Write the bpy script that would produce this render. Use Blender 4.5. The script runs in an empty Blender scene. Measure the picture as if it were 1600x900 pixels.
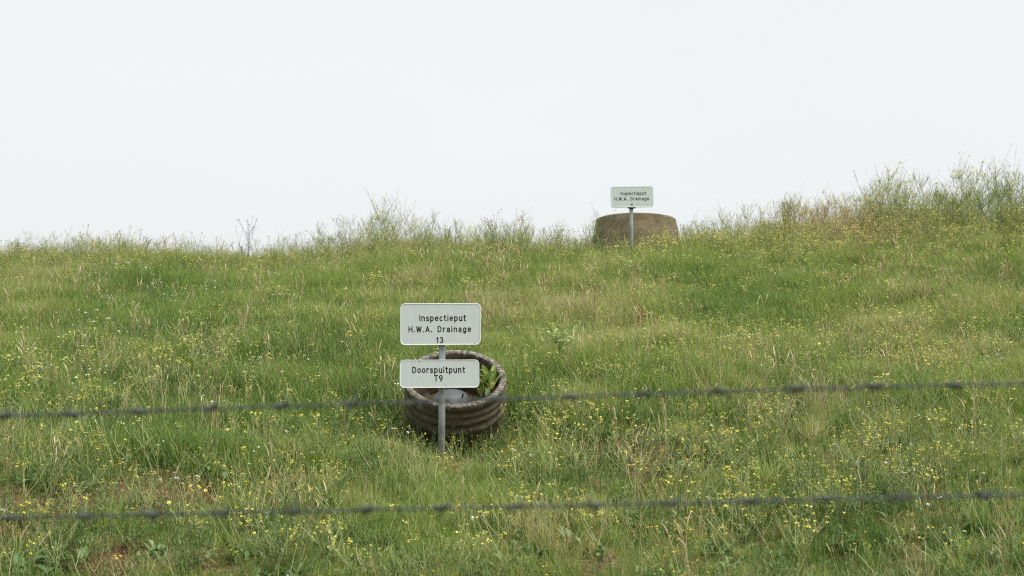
import bpy, math, random
import numpy as np
from mathutils import Vector, Matrix

scene = bpy.context.scene
COL = scene.collection
R = math.radians
random.seed(7)
rng = np.random.default_rng(11)

# ------------------------------------------------------------------ camera
CAM_Z = 1.6
F_PX = 2198.0                       # focal length in pixels of the 1600 px wide photograph
PITCH = math.atan((640 - 450) / F_PX)
cam_d = bpy.data.cameras.new('camera')
cam = bpy.data.objects.new('camera', cam_d)
COL.objects.link(cam)
cam.location = (0, 0, CAM_Z)
cam.rotation_euler = (R(90) + PITCH, 0, 0)
cam_d.sensor_width = 36.0
cam_d.lens = 36.0 * F_PX / 1600.0
cam_d.clip_start = 0.05
cam_d.clip_end = 5000
cam_d.dof.use_dof = True
cam_d.dof.focus_distance = 11.0
cam_d.dof.aperture_fstop = 3.4
scene.camera = cam

# ------------------------------------------------------------------ sky, sun, exposure
SUN_DIR = Vector((0.42, -0.16, 0.89)).normalized()      # towards the sun
SUN_EL = math.asin(SUN_DIR.z)
SUN_AZ = math.atan2(SUN_DIR.x, SUN_DIR.y)
world = bpy.data.worlds.new('World')
scene.world = world
world.use_nodes = True
wn, wl = world.node_tree.nodes, world.node_tree.links
wn.clear()
w_out = wn.new('ShaderNodeOutputWorld')
w_bg = wn.new('ShaderNodeBackground')
w_bg.inputs['Strength'].default_value = 0.1
w_sky = wn.new('ShaderNodeTexSky')
w_sky.sky_type = 'NISHITA'
w_sky.sun_disc = False
w_sky.sun_elevation = SUN_EL
w_sky.sun_rotation = SUN_AZ
w_sky.air_density = 1.0
w_sky.dust_density = 4.0
w_tc = wn.new('ShaderNodeTexCoord')
w_map = wn.new('ShaderNodeMapping')
w_map.inputs['Scale'].default_value = (1.0, 1.0, 2.2)
w_noise = wn.new('ShaderNodeTexNoise')
w_noise.inputs['Scale'].default_value = 1.7
w_noise.inputs['Detail'].default_value = 4.0
w_noise.inputs['Roughness'].default_value = 0.45
w_ramp = wn.new('ShaderNodeValToRGB')
w_ramp.color_ramp.elements[0].position = 0.3
w_ramp.color_ramp.elements[0].color = (0.700, 0.728, 0.738, 1)
w_ramp.color_ramp.elements[1].position = 0.7
w_ramp.color_ramp.elements[1].color = (0.785, 0.797, 0.798, 1)
w_x10 = wn.new('ShaderNodeVectorMath'); w_x10.operation = 'SCALE'
w_x10.inputs['Scale'].default_value = 2.86
w_mix = wn.new('ShaderNodeMix'); w_mix.data_type = 'RGBA'
w_mix.inputs['Factor'].default_value = 0.96         # closed cloud deck over the clear sky
wl.new(w_tc.outputs['Generated'], w_map.inputs['Vector'])
wl.new(w_map.outputs['Vector'], w_noise.inputs['Vector'])
wl.new(w_noise.outputs['Fac'], w_ramp.inputs['Fac'])
wl.new(w_ramp.outputs['Color'], w_x10.inputs[0])
wl.new(w_sky.outputs['Color'], w_mix.inputs['A'])
wl.new(w_x10.outputs['Vector'], w_mix.inputs['B'])
wl.new(w_mix.outputs['Result'], w_bg.inputs['Color'])
wl.new(w_bg.outputs['Background'], w_out.inputs['Surface'])

sun_d = bpy.data.lights.new('sun', 'SUN')
sun_d.energy = 1.5
sun_d.angle = R(60)
sun_d.color = (1.0, 0.97, 0.92)
sun = bpy.data.objects.new('sun', sun_d)
COL.objects.link(sun)
sun.rotation_euler = (-SUN_DIR).to_track_quat('-Z', 'Y').to_euler()
sun.location = (0, 0, 30)

scene.view_settings.view_transform = 'Standard'
scene.view_settings.look = 'None'
scene.view_settings.gamma = 1.0
scene.view_settings.exposure = 2.0
scene.render.engine = 'CYCLES'
scene.cycles.use_denoising = False
scene.cycles.max_bounces = 4
scene.cycles.pixel_filter_type = 'BLACKMAN_HARRIS'
scene.cycles.filter_width = 1.15
scene.cycles.diffuse_bounces = 2
scene.cycles.glossy_bounces = 2
scene.cycles.transmission_bounces = 3
scene.cycles.transparent_max_bounces = 4
scene.cycles.caustics_reflective = False
scene.cycles.caustics_refractive = False
scene.render.film_transparent = False

# ------------------------------------------------------------------ noise and terrain
_tab = np.random.default_rng(5).random((256, 256))


def vnoise(x, y, s, seed=0):
    x = np.asarray(x, float) / s + seed * 17.31
    y = np.asarray(y, float) / s + seed * 9.77
    xi = np.floor(x).astype(int); yi = np.floor(y).astype(int)
    fx = x - xi; fy = y - yi
    fx = fx * fx * (3 - 2 * fx); fy = fy * fy * (3 - 2 * fy)
    a = _tab[xi % 256, yi % 256]; b = _tab[(xi + 1) % 256, yi % 256]
    c = _tab[xi % 256, (yi + 1) % 256]; d = _tab[(xi + 1) % 256, (yi + 1) % 256]
    return (a * (1 - fx) + b * fx) * (1 - fy) + (c * (1 - fx) + d * fx) * fy


def fbm(x, y, s, seed=0, oct=3):
    v = 0; amp = 1; tot = 0
    for o in range(oct):
        v = v + amp * vnoise(x, y, s / 2 ** o, seed + o * 3)
        tot += amp; amp *= 0.55
    return v / tot


CREST_Y = 20.6
_cx = np.array([-60, -14, -7.4, -3.7, -1.85, 0.9, 2.75, 4.6, 7.4, 14, 60])
_cz = np.array([0.10, 0.12, 0.14, 0.16, 0.29, 0.24, 0.34, 0.50, 0.66, 0.80, 0.80]) - 0.20
_py = np.array([-4000, 4.6, 6.0, 8.0, 10.5, 14.0, 17.0, 19.3, CREST_Y, 22.0, 24.5, 40, 150, 4000])
_pz = np.array([0, 0, 0.25, 0.72, 1.36, 2.25, 3.02, 3.52, 3.62, 3.60, 3.50, 3.0, 1.0, 1.0])


def H(x, y):
    x = np.asarray(x, float); y = np.asarray(y, float)
    z = np.interp(y, _py, _pz)
    t = np.clip((y - 8.0) / 12.0, 0, 1); t = t * t * (3 - 2 * t)
    fade = np.clip(1 - (np.abs(y - 14) - 40) / 100, 0, 1)
    z = z + np.interp(x, _cx, _cz) * t * fade
    z = z + ((fbm(x, y, 2.3, 1) - 0.5) * 0.16 + (fbm(x, y, 0.55, 4, 2) - 0.5) * 0.07) * np.clip((y - 3) / 4, 0.2, 1)
    z = z - 0.225 * np.exp(-0.5 * (((x + 0.46) / 0.8) ** 2 + ((y - 11.0) / 0.6) ** 2))
    return z


def h1(x, y):
    return float(H(x, y))


CP, SP = math.cos(PITCH), math.sin(PITCH)


def at(px, py, d):
    """point on the line of sight through photograph pixel (px, py) at distance d along +Y"""
    u = (px - 800) / F_PX; v = (450 - py) / F_PX
    dy = CP - v * SP; dz = SP + v * CP
    return Vector((u / dy * d, d, CAM_Z + dz / dy * d))


def ground_at(px, py):
    u = (px - 800) / F_PX; v = (450 - py) / F_PX
    dy = CP - v * SP; dz = SP + v * CP
    ds = np.arange(5.0, 22.0, 0.01)
    zz = CAM_Z + dz / dy * ds
    gz = H(u / dy * ds, ds)
    k = np.nonzero(gz >= zz)[0]
    d = ds[k[0]] if len(k) else CREST_Y
    return Vector((u / dy * d, d, h1(u / dy * d, d)))


# ------------------------------------------------------------------ object helpers
def tag(o, label=None, cat=None, group=None, kind=None):
    if label: o['label'] = label
    if cat: o['category'] = cat
    if group: o['group'] = group
    if kind: o['kind'] = kind
    return o


def empty(name, loc=(0, 0, 0), rot=(0, 0, 0)):
    o = bpy.data.objects.new(name, None)
    o.empty_display_size = 0.1
    o.location = loc; o.rotation_euler = rot
    COL.objects.link(o)
    return o


def put(name, me, parent=None, loc=(0, 0, 0), rot=(0, 0, 0), scale=(1, 1, 1)):
    o = bpy.data.objects.new(name, me)
    o.location = loc; o.rotation_euler = rot; o.scale = scale
    if parent: o.parent = parent
    COL.objects.link(o)
    return o


class MB:
    """collects vertices, faces and a per-vertex shade"""
    def __init__(self):
        self.v = []; self.f = []; self.s = []

    def add(self, vs, fs, shade=0.5):
        n = len(self.v)
        self.v.extend([tuple(p) for p in vs])
        self.f.extend([tuple(i + n for i in f) for f in fs])
        if isinstance(shade, (list, tuple)):
            self.s.extend(shade)
        else:
            self.s.extend([shade] * len(vs))

    def mesh(self, name, mat, smooth=False):
        me = bpy.data.meshes.new(name)
        me.from_pydata(self.v, [], self.f)
        a = me.attributes.new('shade', 'FLOAT', 'POINT')
        a.data.foreach_set('value', np.array(self.s, dtype=np.float32))
        if mat: me.materials.append(mat)
        if smooth:
            me.polygons.foreach_set('use_smooth', [True] * len(me.polygons))
        me.update()
        return me

    def tube(self, pts, r0, r1, sides=3, shade=0.5, cap=False):
        pts = [Vector(p) for p in pts]
        n = len(pts); vs = []; fs = []
        for i, p in enumerate(pts):
            t = (pts[min(i + 1, n - 1)] - pts[max(i - 1, 0)])
            if t.length < 1e-9: t = Vector((0, 0, 1))
            t.normalize()
            a = Vector((1, 0, 0)) if abs(t.x) < 0.8 else Vector((0, 1, 0))
            b = t.cross(a).normalized(); c = t.cross(b)
            r = r0 + (r1 - r0) * i / max(1, n - 1)
            for k in range(sides):
                an = 2 * math.pi * k / sides
                vs.append(p + b * (r * math.cos(an)) + c * (r * math.sin(an)))
        for i in range(n - 1):
            for k in range(sides):
                k2 = (k + 1) % sides
                fs.append((i * sides + k, i * sides + k2, (i + 1) * sides + k2, (i + 1) * sides + k))
        if cap:
            fs.append(tuple(range(sides))[::-1]); fs.append(tuple((n - 1) * sides + k for k in range(sides)))
        self.add(vs, fs, shade)

    def blade(self, base, az, h, w, bend, shade=0.5, seg=3, lean=0.0, laz=0.0):
        d = Vector((math.cos(az), math.sin(az), 0)); s = Vector((-d.y, d.x, 0))
        base = Vector(base); ld = Vector((math.cos(laz), math.sin(laz), 0)) * lean
        vs = []; fs = []
        for i in range(seg + 1):
            t = i / seg
            p = base + Vector((0, 0, h * (t - 0.25 * bend * t * t))) + d * (h * bend * t * t) + ld * (h * t)
            ww = w * (1 - t ** 1.6) * 0.5
            if i == seg:
                vs.append(p)
            else:
                vs += [p - s * ww, p + s * ww]
        for i in range(seg - 1):
            fs.append((2 * i, 2 * i + 1, 2 * i + 3, 2 * i + 2))
        fs.append((2 * seg - 2, 2 * seg - 1, 2 * seg))
        self.add(vs, fs, shade)

    def leaf(self, base, az, el, length, w, curl, shade=0.5, seg=4, fold=0.25):
        """a broad leaf with a midrib fold that starts at base, rises at el and curls over"""
        base = Vector(base); d = Vector((math.cos(az), math.sin(az), 0)); s = Vector((-d.y, d.x, 0))
        p = base.copy(); vs = []; fs = []; e = el
        for i in range(seg + 1):
            t = i / seg
            ww = w * 0.5 * (math.sin(math.pi * min(1, t * 0.93 + 0.07)) ** 0.8) if i < seg else 0.002
            up = d * (-math.sin(e)) + Vector((0, 0, math.cos(e)))
            vs += [p - s * ww + up * ww * fold, p, p + s * ww + up * ww * fold]
            p = p + (d * math.cos(e) + Vector((0, 0, math.sin(e)))) * (length / seg)
            e -= curl / seg
        for i in range(seg):
            a = 3 * i
            fs += [(a, a + 1, a + 4, a + 3), (a + 1, a + 2, a + 5, a + 4)]
        self.add(vs, fs, shade)

    def disc(self, c, r, nrm, shade=0.5, sides=5):
        nrm = Vector(nrm).normalized()
        a = nrm.cross(Vector((0.3, 0.9, 0.1))).normalized(); b = nrm.cross(a)
        vs = [Vector(c) + a * (r * math.cos(2 * math.pi * k / sides)) + b * (r * math.sin(2 * math.pi * k / sides)) for k in range(sides)]
        self.add(vs, [tuple(range(sides))], shade)


# ------------------------------------------------------------------ materials
def new_mat(name):
    m = bpy.data.materials.new(name); m.use_nodes = True
    nt = m.node_tree; nt.nodes.clear()
    return m, nt.nodes, nt.links


def ramp(n, stops):
    r = n.new('ShaderNodeValToRGB'); cr = r.color_ramp
    while len(cr.elements) > 1: cr.elements.remove(cr.elements[-1])
    cr.elements[0].position = stops[0][0]; cr.elements[0].color = (*stops[0][1], 1)
    for p, c in stops[1:]:
        e = cr.elements.new(p); e.color = (*c, 1)
    return r


def plant_mat(name, stops, inst=True, k=0.5, trans=0.35, rough=0.55, spec=0.25):
    """colour from the plant's own tint plus each blade's own shade; lets light through"""
    m, n, l = new_mat(name)
    out = n.new('ShaderNodeOutputMaterial')
    at_s = n.new('ShaderNodeAttribute'); at_s.attribute_name = 'shade'; at_s.attribute_type = 'GEOMETRY'
    ma = n.new('ShaderNodeMath'); ma.operation = 'MULTIPLY_ADD'
    ma.inputs[1].default_value = k
    l.new(at_s.outputs['Fac'], ma.inputs[0])
    sub = n.new('ShaderNodeMath'); sub.operation = 'SUBTRACT'; sub.inputs[1].default_value = k * 0.5; sub.use_clamp = True
    if inst:
        at_t = n.new('ShaderNodeAttribute'); at_t.attribute_name = 'tint'; at_t.attribute_type = 'INSTANCER'
        l.new(at_t.outputs['Fac'], ma.inputs[2])
    else:
        oi = n.new('ShaderNodeObjectInfo')
        m2 = n.new('ShaderNodeMath'); m2.operation = 'MULTIPLY_ADD'; m2.inputs[1].default_value = 0.4; m2.inputs[2].default_value = 0.3
        l.new(oi.outputs['Random'], m2.inputs[0]); l.new(m2.outputs[0], ma.inputs[2])
    l.new(ma.outputs[0], sub.inputs[0])
    r = ramp(n, stops); l.new(sub.outputs[0], r.inputs['Fac'])
    bs = n.new('ShaderNodeBsdfPrincipled')
    bs.inputs['Roughness'].default_value = rough; bs.inputs['Specular IOR Level'].default_value = spec
    tr = n.new('ShaderNodeBsdfTranslucent')
    mx = n.new('ShaderNodeMixShader'); mx.inputs[0].default_value = trans
    l.new(r.outputs['Color'], bs.inputs['Base Color']); l.new(r.outputs['Color'], tr.inputs['Color'])
    l.new(bs.outputs[0], mx.inputs[1]); l.new(tr.outputs[0], mx.inputs[2]); l.new(mx.outputs[0], out.inputs['Surface'])
    return m


GRASS = [(0.0, (0.078, 0.15, 0.033)), (0.25, (0.168, 0.262, 0.053)), (0.5, (0.262, 0.335, 0.082)),
         (0.7, (0.335, 0.365, 0.118)), (0.85, (0.40, 0.375, 0.17)), (1.0, (0.53, 0.46, 0.29))]
M_grass = plant_mat('grass_blade', GRASS, True, 0.42, 0.4)
M_straw = plant_mat('dry_grass', [(0, (0.25, 0.20, 0.09)), (0.5, (0.46, 0.37, 0.2)), (1, (0.66, 0.56, 0.36))], True, 0.6, 0.3)
M_straw_o = plant_mat('dry_grass_clump', [(0, (0.25, 0.20, 0.10)), (0.5, (0.40, 0.32, 0.2)), (1, (0.58, 0.48, 0.32))], False, 0.6, 0.3)
M_thatch = plant_mat('thatch', [(0, (0.12, 0.075, 0.035)), (0.5, (0.27, 0.18, 0.085)), (1, (0.46, 0.34, 0.18))], True, 0.8, 0.2)
STEM = [(0, (0.20, 0.26, 0.085)), (0.5, (0.34, 0.38, 0.15)), (1, (0.48, 0.47, 0.24))]
M_stem = plant_mat('weed_stem', STEM, True, 0.6, 0.25)
M_stem_o = plant_mat('weed_stem_single', STEM, False, 0.6, 0.25)
CREST = [(0, (0.14, 0.19, 0.075)), (0.35, (0.25, 0.31, 0.11)), (0.6, (0.36, 0.39, 0.15)), (0.85, (0.34, 0.28, 0.15)), (1, (0.42, 0.27, 0.16))]
M_crest = plant_mat('crest_stem', CREST, True, 0.5, 0.25)
M_crest_o = plant_mat('crest_stem_single', CREST, False, 0.5, 0.25)
YEL = [(0, (0.34, 0.36, 0.08)), (0.5, (0.55, 0.53, 0.12)), (1, (0.72, 0.68, 0.22))]
M_yel = plant_mat('yellow_flower', YEL, True, 0.7, 0.3)
M_yel_o = plant_mat('yellow_flower_single', [(0, (0.42, 0.41, 0.06)), (0.5, (0.60, 0.56, 0.09)), (1, (0.74, 0.68, 0.18))], False, 0.7, 0.3)
M_org = plant_mat('amber_flower', [(0, (0.46, 0.33, 0.03)), (1, (0.70, 0.54, 0.05))], True, 0.7, 0.3)
M_whi = plant_mat('white_flower', [(0, (0.55, 0.52, 0.50)), (1, (0.85, 0.83, 0.82))], True, 0.7, 0.25)
HERB = [(0, (0.05, 0.105, 0.025)), (0.4, (0.095, 0.175, 0.042)), (0.7, (0.155, 0.23, 0.065)), (1, (0.24, 0.29, 0.125))]
M_herb = plant_mat('herb_leaf', HERB, True, 0.5, 0.3, 0.45, 0.4)
M_herb_o = plant_mat('herb_leaf_single', HERB, False, 0.5, 0.3, 0.45, 0.4)
M_dock = plant_mat('dock_leaf', [(0, (0.12, 0.19, 0.04)), (0.6, (0.22, 0.30, 0.07)), (1, (0.36, 0.37, 0.12))], False, 0.8, 0.35, 0.45, 0.4)
M_sap = plant_mat('sapling_leaf', [(0, (0.26, 0.37, 0.12)), (1, (0.42, 0.50, 0.22))], False, 0.6, 0.4, 0.5, 0.3)
M_rust = plant_mat('rust_stalk', [(0, (0.20, 0.08, 0.03)), (1, (0.34, 0.15, 0.06))], False, 0.8, 0.2)
M_dark = plant_mat('dark_stalk', [(0, (0.05, 0.055, 0.03)), (1, (0.14, 0.14, 0.08))], False, 0.8, 0.2)
M_bark = plant_mat('sapling_stem', [(0, (0.09, 0.07, 0.05)), (1, (0.17, 0.14, 0.10))], False, 0.8, 0.0)

m, n, l = new_mat('soil')
M_soil = m
o_ = n.new('ShaderNodeOutputMaterial'); b_ = n.new('ShaderNodeBsdfPrincipled'); b_.inputs['Roughness'].default_value = 0.95
b_.inputs['Specular IOR Level'].default_value = 0.1
tc = n.new('ShaderNodeTexCoord')
n1 = n.new('ShaderNodeTexNoise'); n1.inputs['Scale'].default_value = 2.2; n1.inputs['Detail'].default_value = 8
n2 = n.new('ShaderNodeTexNoise'); n2.inputs['Scale'].default_value = 45; n2.inputs['Detail'].default_value = 6
ad = n.new('ShaderNodeMath'); ad.operation = 'MULTIPLY_ADD'; ad.inputs[1].default_value = 0.5
l.new(tc.outputs['Object'], n1.inputs['Vector']); l.new(tc.outputs['Object'], n2.inputs['Vector'])
l.new(n1.outputs['Fac'], ad.inputs[0]); m5 = n.new('ShaderNodeMath'); m5.operation = 'MULTIPLY'; m5.inputs[1].default_value = 0.5
l.new(n2.outputs['Fac'], m5.inputs[0]); l.new(m5.outputs[0], ad.inputs[2])
rr = ramp(n, [(0.32, (0.05, 0.04, 0.02)), (0.48, (0.11, 0.08, 0.035)), (0.58, (0.19, 0.125, 0.06)), (0.7, (0.28, 0.19, 0.10))])
l.new(ad.outputs[0], rr.inputs['Fac']); l.new(rr.outputs['Color'], b_.inputs['Base Color'])
bp = n.new('ShaderNodeBump'); bp.inputs['Strength'].default_value = 0.9; bp.inputs['Distance'].default_value = 0.03
l.new(n2.outputs['Fac'], bp.inputs['Height']); l.new(bp.outputs[0], b_.inputs['Normal']); l.new(b_.outputs[0], o_.inputs['Surface'])


def concrete(name, stops, lichen, bump=0.5, scale=1.0):
    m, n, l = new_mat(name)
    o = n.new('ShaderNodeOutputMaterial'); b = n.new('ShaderNodeBsdfPrincipled')
    b.inputs['Roughness'].default_value = 0.92; b.inputs['Specular IOR Level'].default_value = 0.15
    tc = n.new('ShaderNodeTexCoord')
    mp = n.new('ShaderNodeMapping'); mp.inputs['Scale'].default_value = (1, 1, 2.4)
    l.new(tc.outputs['Object'], mp.inputs['Vector'])
    a = n.new('ShaderNodeTexNoise'); a.inputs['Scale'].default_value = 5 * scale; a.inputs['Detail'].default_value = 9; a.inputs['Roughness'].default_value = 0.65
    l.new(mp.outputs[0], a.inputs['Vector'])
    c = n.new('ShaderNodeTexNoise'); c.inputs['Scale'].default_value = 70; c.inputs['Detail'].default_value = 4
    l.new(tc.outputs['Object'], c.inputs['Vector'])
    s = n.new('ShaderNodeMath'); s.operation = 'MULTIPLY_ADD'; s.inputs[1].default_value = 0.35
    l.new(c.outputs['Fac'], s.inputs[0])
    t = n.new('ShaderNodeMath'); t.operation = 'MULTIPLY'; t.inputs[1].default_value = 0.65
    l.new(a.outputs['Fac'], t.inputs[0]); l.new(t.outputs[0], s.inputs[2])
    r = ramp(n, stops); l.new(s.outputs[0], r.inputs['Fac'])
    col = r.outputs['Color']
    if lichen:
        geo = n.new('ShaderNodeTexCoord')
        sx = n.new('ShaderNodeSeparateXYZ'); l.new(geo.outputs['Object'], sx.inputs[0])
        top = n.new('ShaderNodeMapRange'); top.inputs['From Min'].default_value = -0.035; top.inputs['From Max'].default_value = -0.005
        l.new(sx.outputs['Z'], top.inputs['Value'])
        # crusty grey growth that covers the rim
        g = n.new('ShaderNodeTexNoise'); g.inputs['Scale'].default_value = 40; g.inputs['Detail'].default_value = 5
        l.new(tc.outputs['Object'], g.inputs['Vector'])
        gr = ramp(n, [(0.35, (0.055, 0.047, 0.038)), (0.5, (0.13, 0.117, 0.10)), (0.65, (0.28, 0.26, 0.235))])
        l.new(g.outputs['Fac'], gr.inputs['Fac'])
        mx0 = n.new('ShaderNodeMix'); mx0.data_type = 'RGBA'
        tm = n.new('ShaderNodeMath'); tm.operation = 'MULTIPLY'; tm.inputs[1].default_value = 0.85
        l.new(top.outputs[0], tm.inputs[0]); l.new(tm.outputs[0], mx0.inputs['Factor'])
        l.new(col, mx0.inputs['A']); l.new(gr.outputs['Color'], mx0.inputs['B'])
        # orange rosettes
        v = n.new('ShaderNodeTexNoise'); v.inputs['Scale'].default_value = 11; v.inputs['Detail'].default_value = 5; v.inputs['Roughness'].default_value = 0.7
        l.new(tc.outputs['Object'], v.inputs['Vector'])
        vr = n.new('ShaderNodeMapRange'); vr.inputs['From Min'].default_value = 0.60; vr.inputs['From Max'].default_value = 0.66
        l.new(v.outputs['Fac'], vr.inputs['Value'])
        mm = n.new('ShaderNodeMath'); mm.operation = 'MULTIPLY'; l.new(vr.outputs[0], mm.inputs[0]); l.new(top.outputs[0], mm.inputs[1])
        mx = n.new('ShaderNodeMix'); mx.data_type = 'RGBA'
        l.new(mm.outputs[0], mx.inputs['Factor']); l.new(mx0.outputs['Result'], mx.inputs['A']); mx.inputs['B'].default_value = (0.33, 0.16, 0.035, 1)
        col = mx.outputs['Result']
    l.new(col, b.inputs['Base Color'])
    bp = n.new('ShaderNodeBump'); bp.inputs['Strength'].default_value = bump; bp.inputs['Distance'].default_value = 0.012
    l.new(s.outputs[0], bp.inputs['Height']); l.new(bp.outputs[0], b.inputs['Normal'])
    l.new(b.outputs[0], o.inputs['Surface'])
    return m


M_conc = concrete('weathered_concrete', [(0.33, (0.046, 0.041, 0.026)), (0.45, (0.082, 0.073, 0.046)), (0.55, (0.12, 0.108, 0.07)), (0.68, (0.21, 0.192, 0.14))], True, 0.9)
M_conc2 = concrete('brown_concrete', [(0.35, (0.06, 0.048, 0.026)), (0.47, (0.10, 0.083, 0.048)), (0.57, (0.14, 0.118, 0.073)), (0.7, (0.21, 0.18, 0.125))], False, 0.7, 0.6)


def simple(name, base, rough=0.5, metal=0.0, noise=0.06, nscale=30.0, spec=0.4, stretch=(1, 1, 1)):
    m, n, l = new_mat(name)
    o = n.new('ShaderNodeOutputMaterial'); b = n.new('ShaderNodeBsdfPrincipled')
    b.inputs['Roughness'].default_value = rough; b.inputs['Metallic'].default_value = metal; b.inputs['Specular IOR Level'].default_value = spec
    tc = n.new('ShaderNodeTexCoord'); mp = n.new('ShaderNodeMapping'); mp.inputs['Scale'].default_value = stretch
    l.new(tc.outputs['Object'], mp.inputs[0])
    a = n.new('ShaderNodeTexNoise'); a.inputs['Scale'].default_value = nscale; a.inputs['Detail'].default_value = 6
    l.new(mp.outputs[0], a.inputs['Vector'])
    lo = tuple(max(0, c * (1 - noise * 2)) for c in base); hi = tuple(min(1, c * (1 + noise * 2)) for c in base)
    r = ramp(n, [(0.3, lo), (0.7, hi)]); l.new(a.outputs['Fac'], r.inputs['Fac'])
    l.new(r.outputs['Color'], b.inputs['Base Color']); l.new(b.outputs[0], o.inputs['Surface'])
    return m


M_face = simple('sign_face', (0.535, 0.585, 0.575), 0.42, 0, 0.018, 7, 0.35, (6, 1, 0.6))
M_border = simple('sign_border', (0.67, 0.70, 0.69), 0.45, 0, 0.03, 14)
M_back = simple('sign_aluminium', (0.45, 0.47, 0.48), 0.45, 0.6, 0.05, 20)
M_ink = simple('sign_ink', (0.012, 0.013, 0.014), 0.5, 0, 0.1, 40, 0.2)
M_galv = simple('galvanised_steel', (0.25, 0.28, 0.275), 0.65, 0.05, 0.16, 18, 0.3, (1, 1, 0.3))
M_clamp = simple('dark_clamp', (0.05, 0.055, 0.055), 0.6, 0.3, 0.1)
M_wire = simple('old_wire', (0.06, 0.076, 0.064), 0.55, 0.2, 0.3, 60, 0.3)
M_cap = simple('grey_plastic_cap', (0.06, 0.066, 0.07), 0.5, 0, 0.1, 16)
M_speck = simple('dirt_speck', (0.07, 0.055, 0.05), 0.9)

# ------------------------------------------------------------------ ground
xs = np.concatenate([[-3000, -900, -300, -100, -45, -25], np.arange(-16, 16.01, 0.11), [25, 45, 100, 300, 900, 3000]])
ys = np.concatenate([[-3000, -600, -120, -30, -8, 0, 2.5], np.arange(4.0, 24.01, 0.11), [25, 27, 30, 36, 45, 60, 90, 150, 400, 1200, 3500]])
X, Y = np.meshgrid(xs, ys)
Z = H(X, Y)
nv = X.size; nx = len(xs); ny = len(ys)
gv = np.stack([X.ravel(), Y.ravel(), Z.ravel()], 1)
ii = (np.arange(ny - 1)[:, None] * nx + np.arange(nx - 1)[None, :]).ravel()
gf = np.stack([ii, ii + 1, ii + nx + 1, ii + nx], 1)
gm = bpy.data.meshes.new('ground')
gm.from_pydata(gv.tolist(), [], gf.tolist())
gm.materials.append(M_soil)
gm.polygons.foreach_set('use_smooth', [True] * len(gm.polygons))
tag(put('ground', gm), 'grassy dyke slope of brown soil rising to a crest', kind='structure')

# ------------------------------------------------------------------ signs
def arc(cx, cy, rx, ry, a0, a1, n=12):
    return [(cx + rx * math.cos(R(a0 + (a1 - a0) * i / n)), cy + ry * math.sin(R(a0 + (a1 - a0) * i / n))) for i in range(n + 1)]


XH = 0.73
GL = {
    'I': (0.0, [[(0, 0), (0, 1)]]),
    'n': (0.46, [[(0, 0), (0, XH)], [(0, 0.42)] + arc(0.23, 0.5, 0.23, 0.23, 170, 0, 9) + [(0.46, 0)]]),
    's': (0.40, [arc(0.2, 0.545, 0.19, 0.175, 35, 265, 10) + arc(0.2, 0.185, 0.21, 0.185, 88, -145, 10)]),
    'p': (0.48, [[(0, -0.3), (0, XH)], arc(0.24, 0.365, 0.24, 0.365, 0, 360, 18)]),
    'e': (0.48, [[(0.02, 0.39), (0.47, 0.39)], arc(0.24, 0.365, 0.24, 0.365, 4, 315, 16)]),
    'c': (0.40, [arc(0.24, 0.365, 0.24, 0.365, 50, 310, 14)]),
    't': (0.32, [[(0.13, 0.98), (0.13, 0.16)] + arc(0.27, 0.16, 0.14, 0.16, 190, 275, 5) + [(0.33, 0.01)], [(0, XH), (0.32, XH)]]),
    'i': (0.0, [[(0, 0), (0, 0.63)], [(0, 0.95), (0, 1.02)]]),
    'u': (0.46, [[(0, XH), (0, 0.23)] + arc(0.23, 0.23, 0.23, 0.23, 185, 355, 9), [(0.46, 0), (0.46, XH)]]),
    'H': (0.58, [[(0, 0), (0, 1)], [(0.58, 0), (0.58, 1)], [(0, 0.52), (0.58, 0.52)]]),
    'W': (0.86, [[(0, 1), (0.2, 0)], [(0.2, 0), (0.43, 0.95)], [(0.43, 0.95), (0.66, 0)], [(0.66, 0), (0.86, 1)]]),
    'A': (0.66, [[(0, 0), (0.33, 1)], [(0.33, 1), (0.66, 0)], [(0.11, 0.3), (0.55, 0.3)]]),
    '.': (0.0, [[(0, 0.0), (0, 0.07)]]),
    'D': (0.56, [[(0, 0), (0, 1)], [(0, 1), (0.22, 1)] + arc(0.22, 0.5, 0.34, 0.5, 88, -88, 14) + [(0, 0)]]),
    'r': (0.30, [[(0, 0), (0, XH)], [(0, 0.40)] + arc(0.22, 0.48, 0.22, 0.24, 170, 65, 7)]),
    'a': (0.42, [[(0.42, 0), (0.42, 0.5)] + arc(0.215, 0.5, 0.205, 0.225, 8, 150, 8), [(0.42, 0.43), (0.22, 0.42)] + arc(0.2, 0.21, 0.2, 0.21, 95, 280, 9) + [(0.42, 0.12)]]),
    'g': (0.46, [arc(0.23, 0.365, 0.23, 0.365, 0, 360, 18), [(0.46, XH), (0.46, -0.08)] + arc(0.23, -0.08, 0.23, 0.2, -5, -150, 9)]),
    'o': (0.48, [arc(0.24, 0.365, 0.24, 0.365, 0, 360, 18)]),
    '1': (0.24, [[(0.02, 0.74), (0.2, 0.96)], [(0.24, 1), (0.24, 0)]]),
    '3': (0.50, [arc(0.24, 0.75, 0.22, 0.25, 155, -80, 12), arc(0.24, 0.27, 0.26, 0.27, 85, -155, 12)]),
    'T': (0.56, [[(0, 1), (0.56, 1)], [(0.28, 1), (0.28, 0)]]),
    '9': (0.52, [arc(0.26, 0.7, 0.25, 0.3, 0, 360, 18), [(0.51, 0.7), (0.48, 0.4), (0.38, 0.15), (0.2, 0.0)]]),
    '4': (0.56, [[(0.42, 0), (0.42, 1)], [(0.42, 1), (0, 0.3)], [(0, 0.3), (0.56, 0.3)]]),
}


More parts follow.
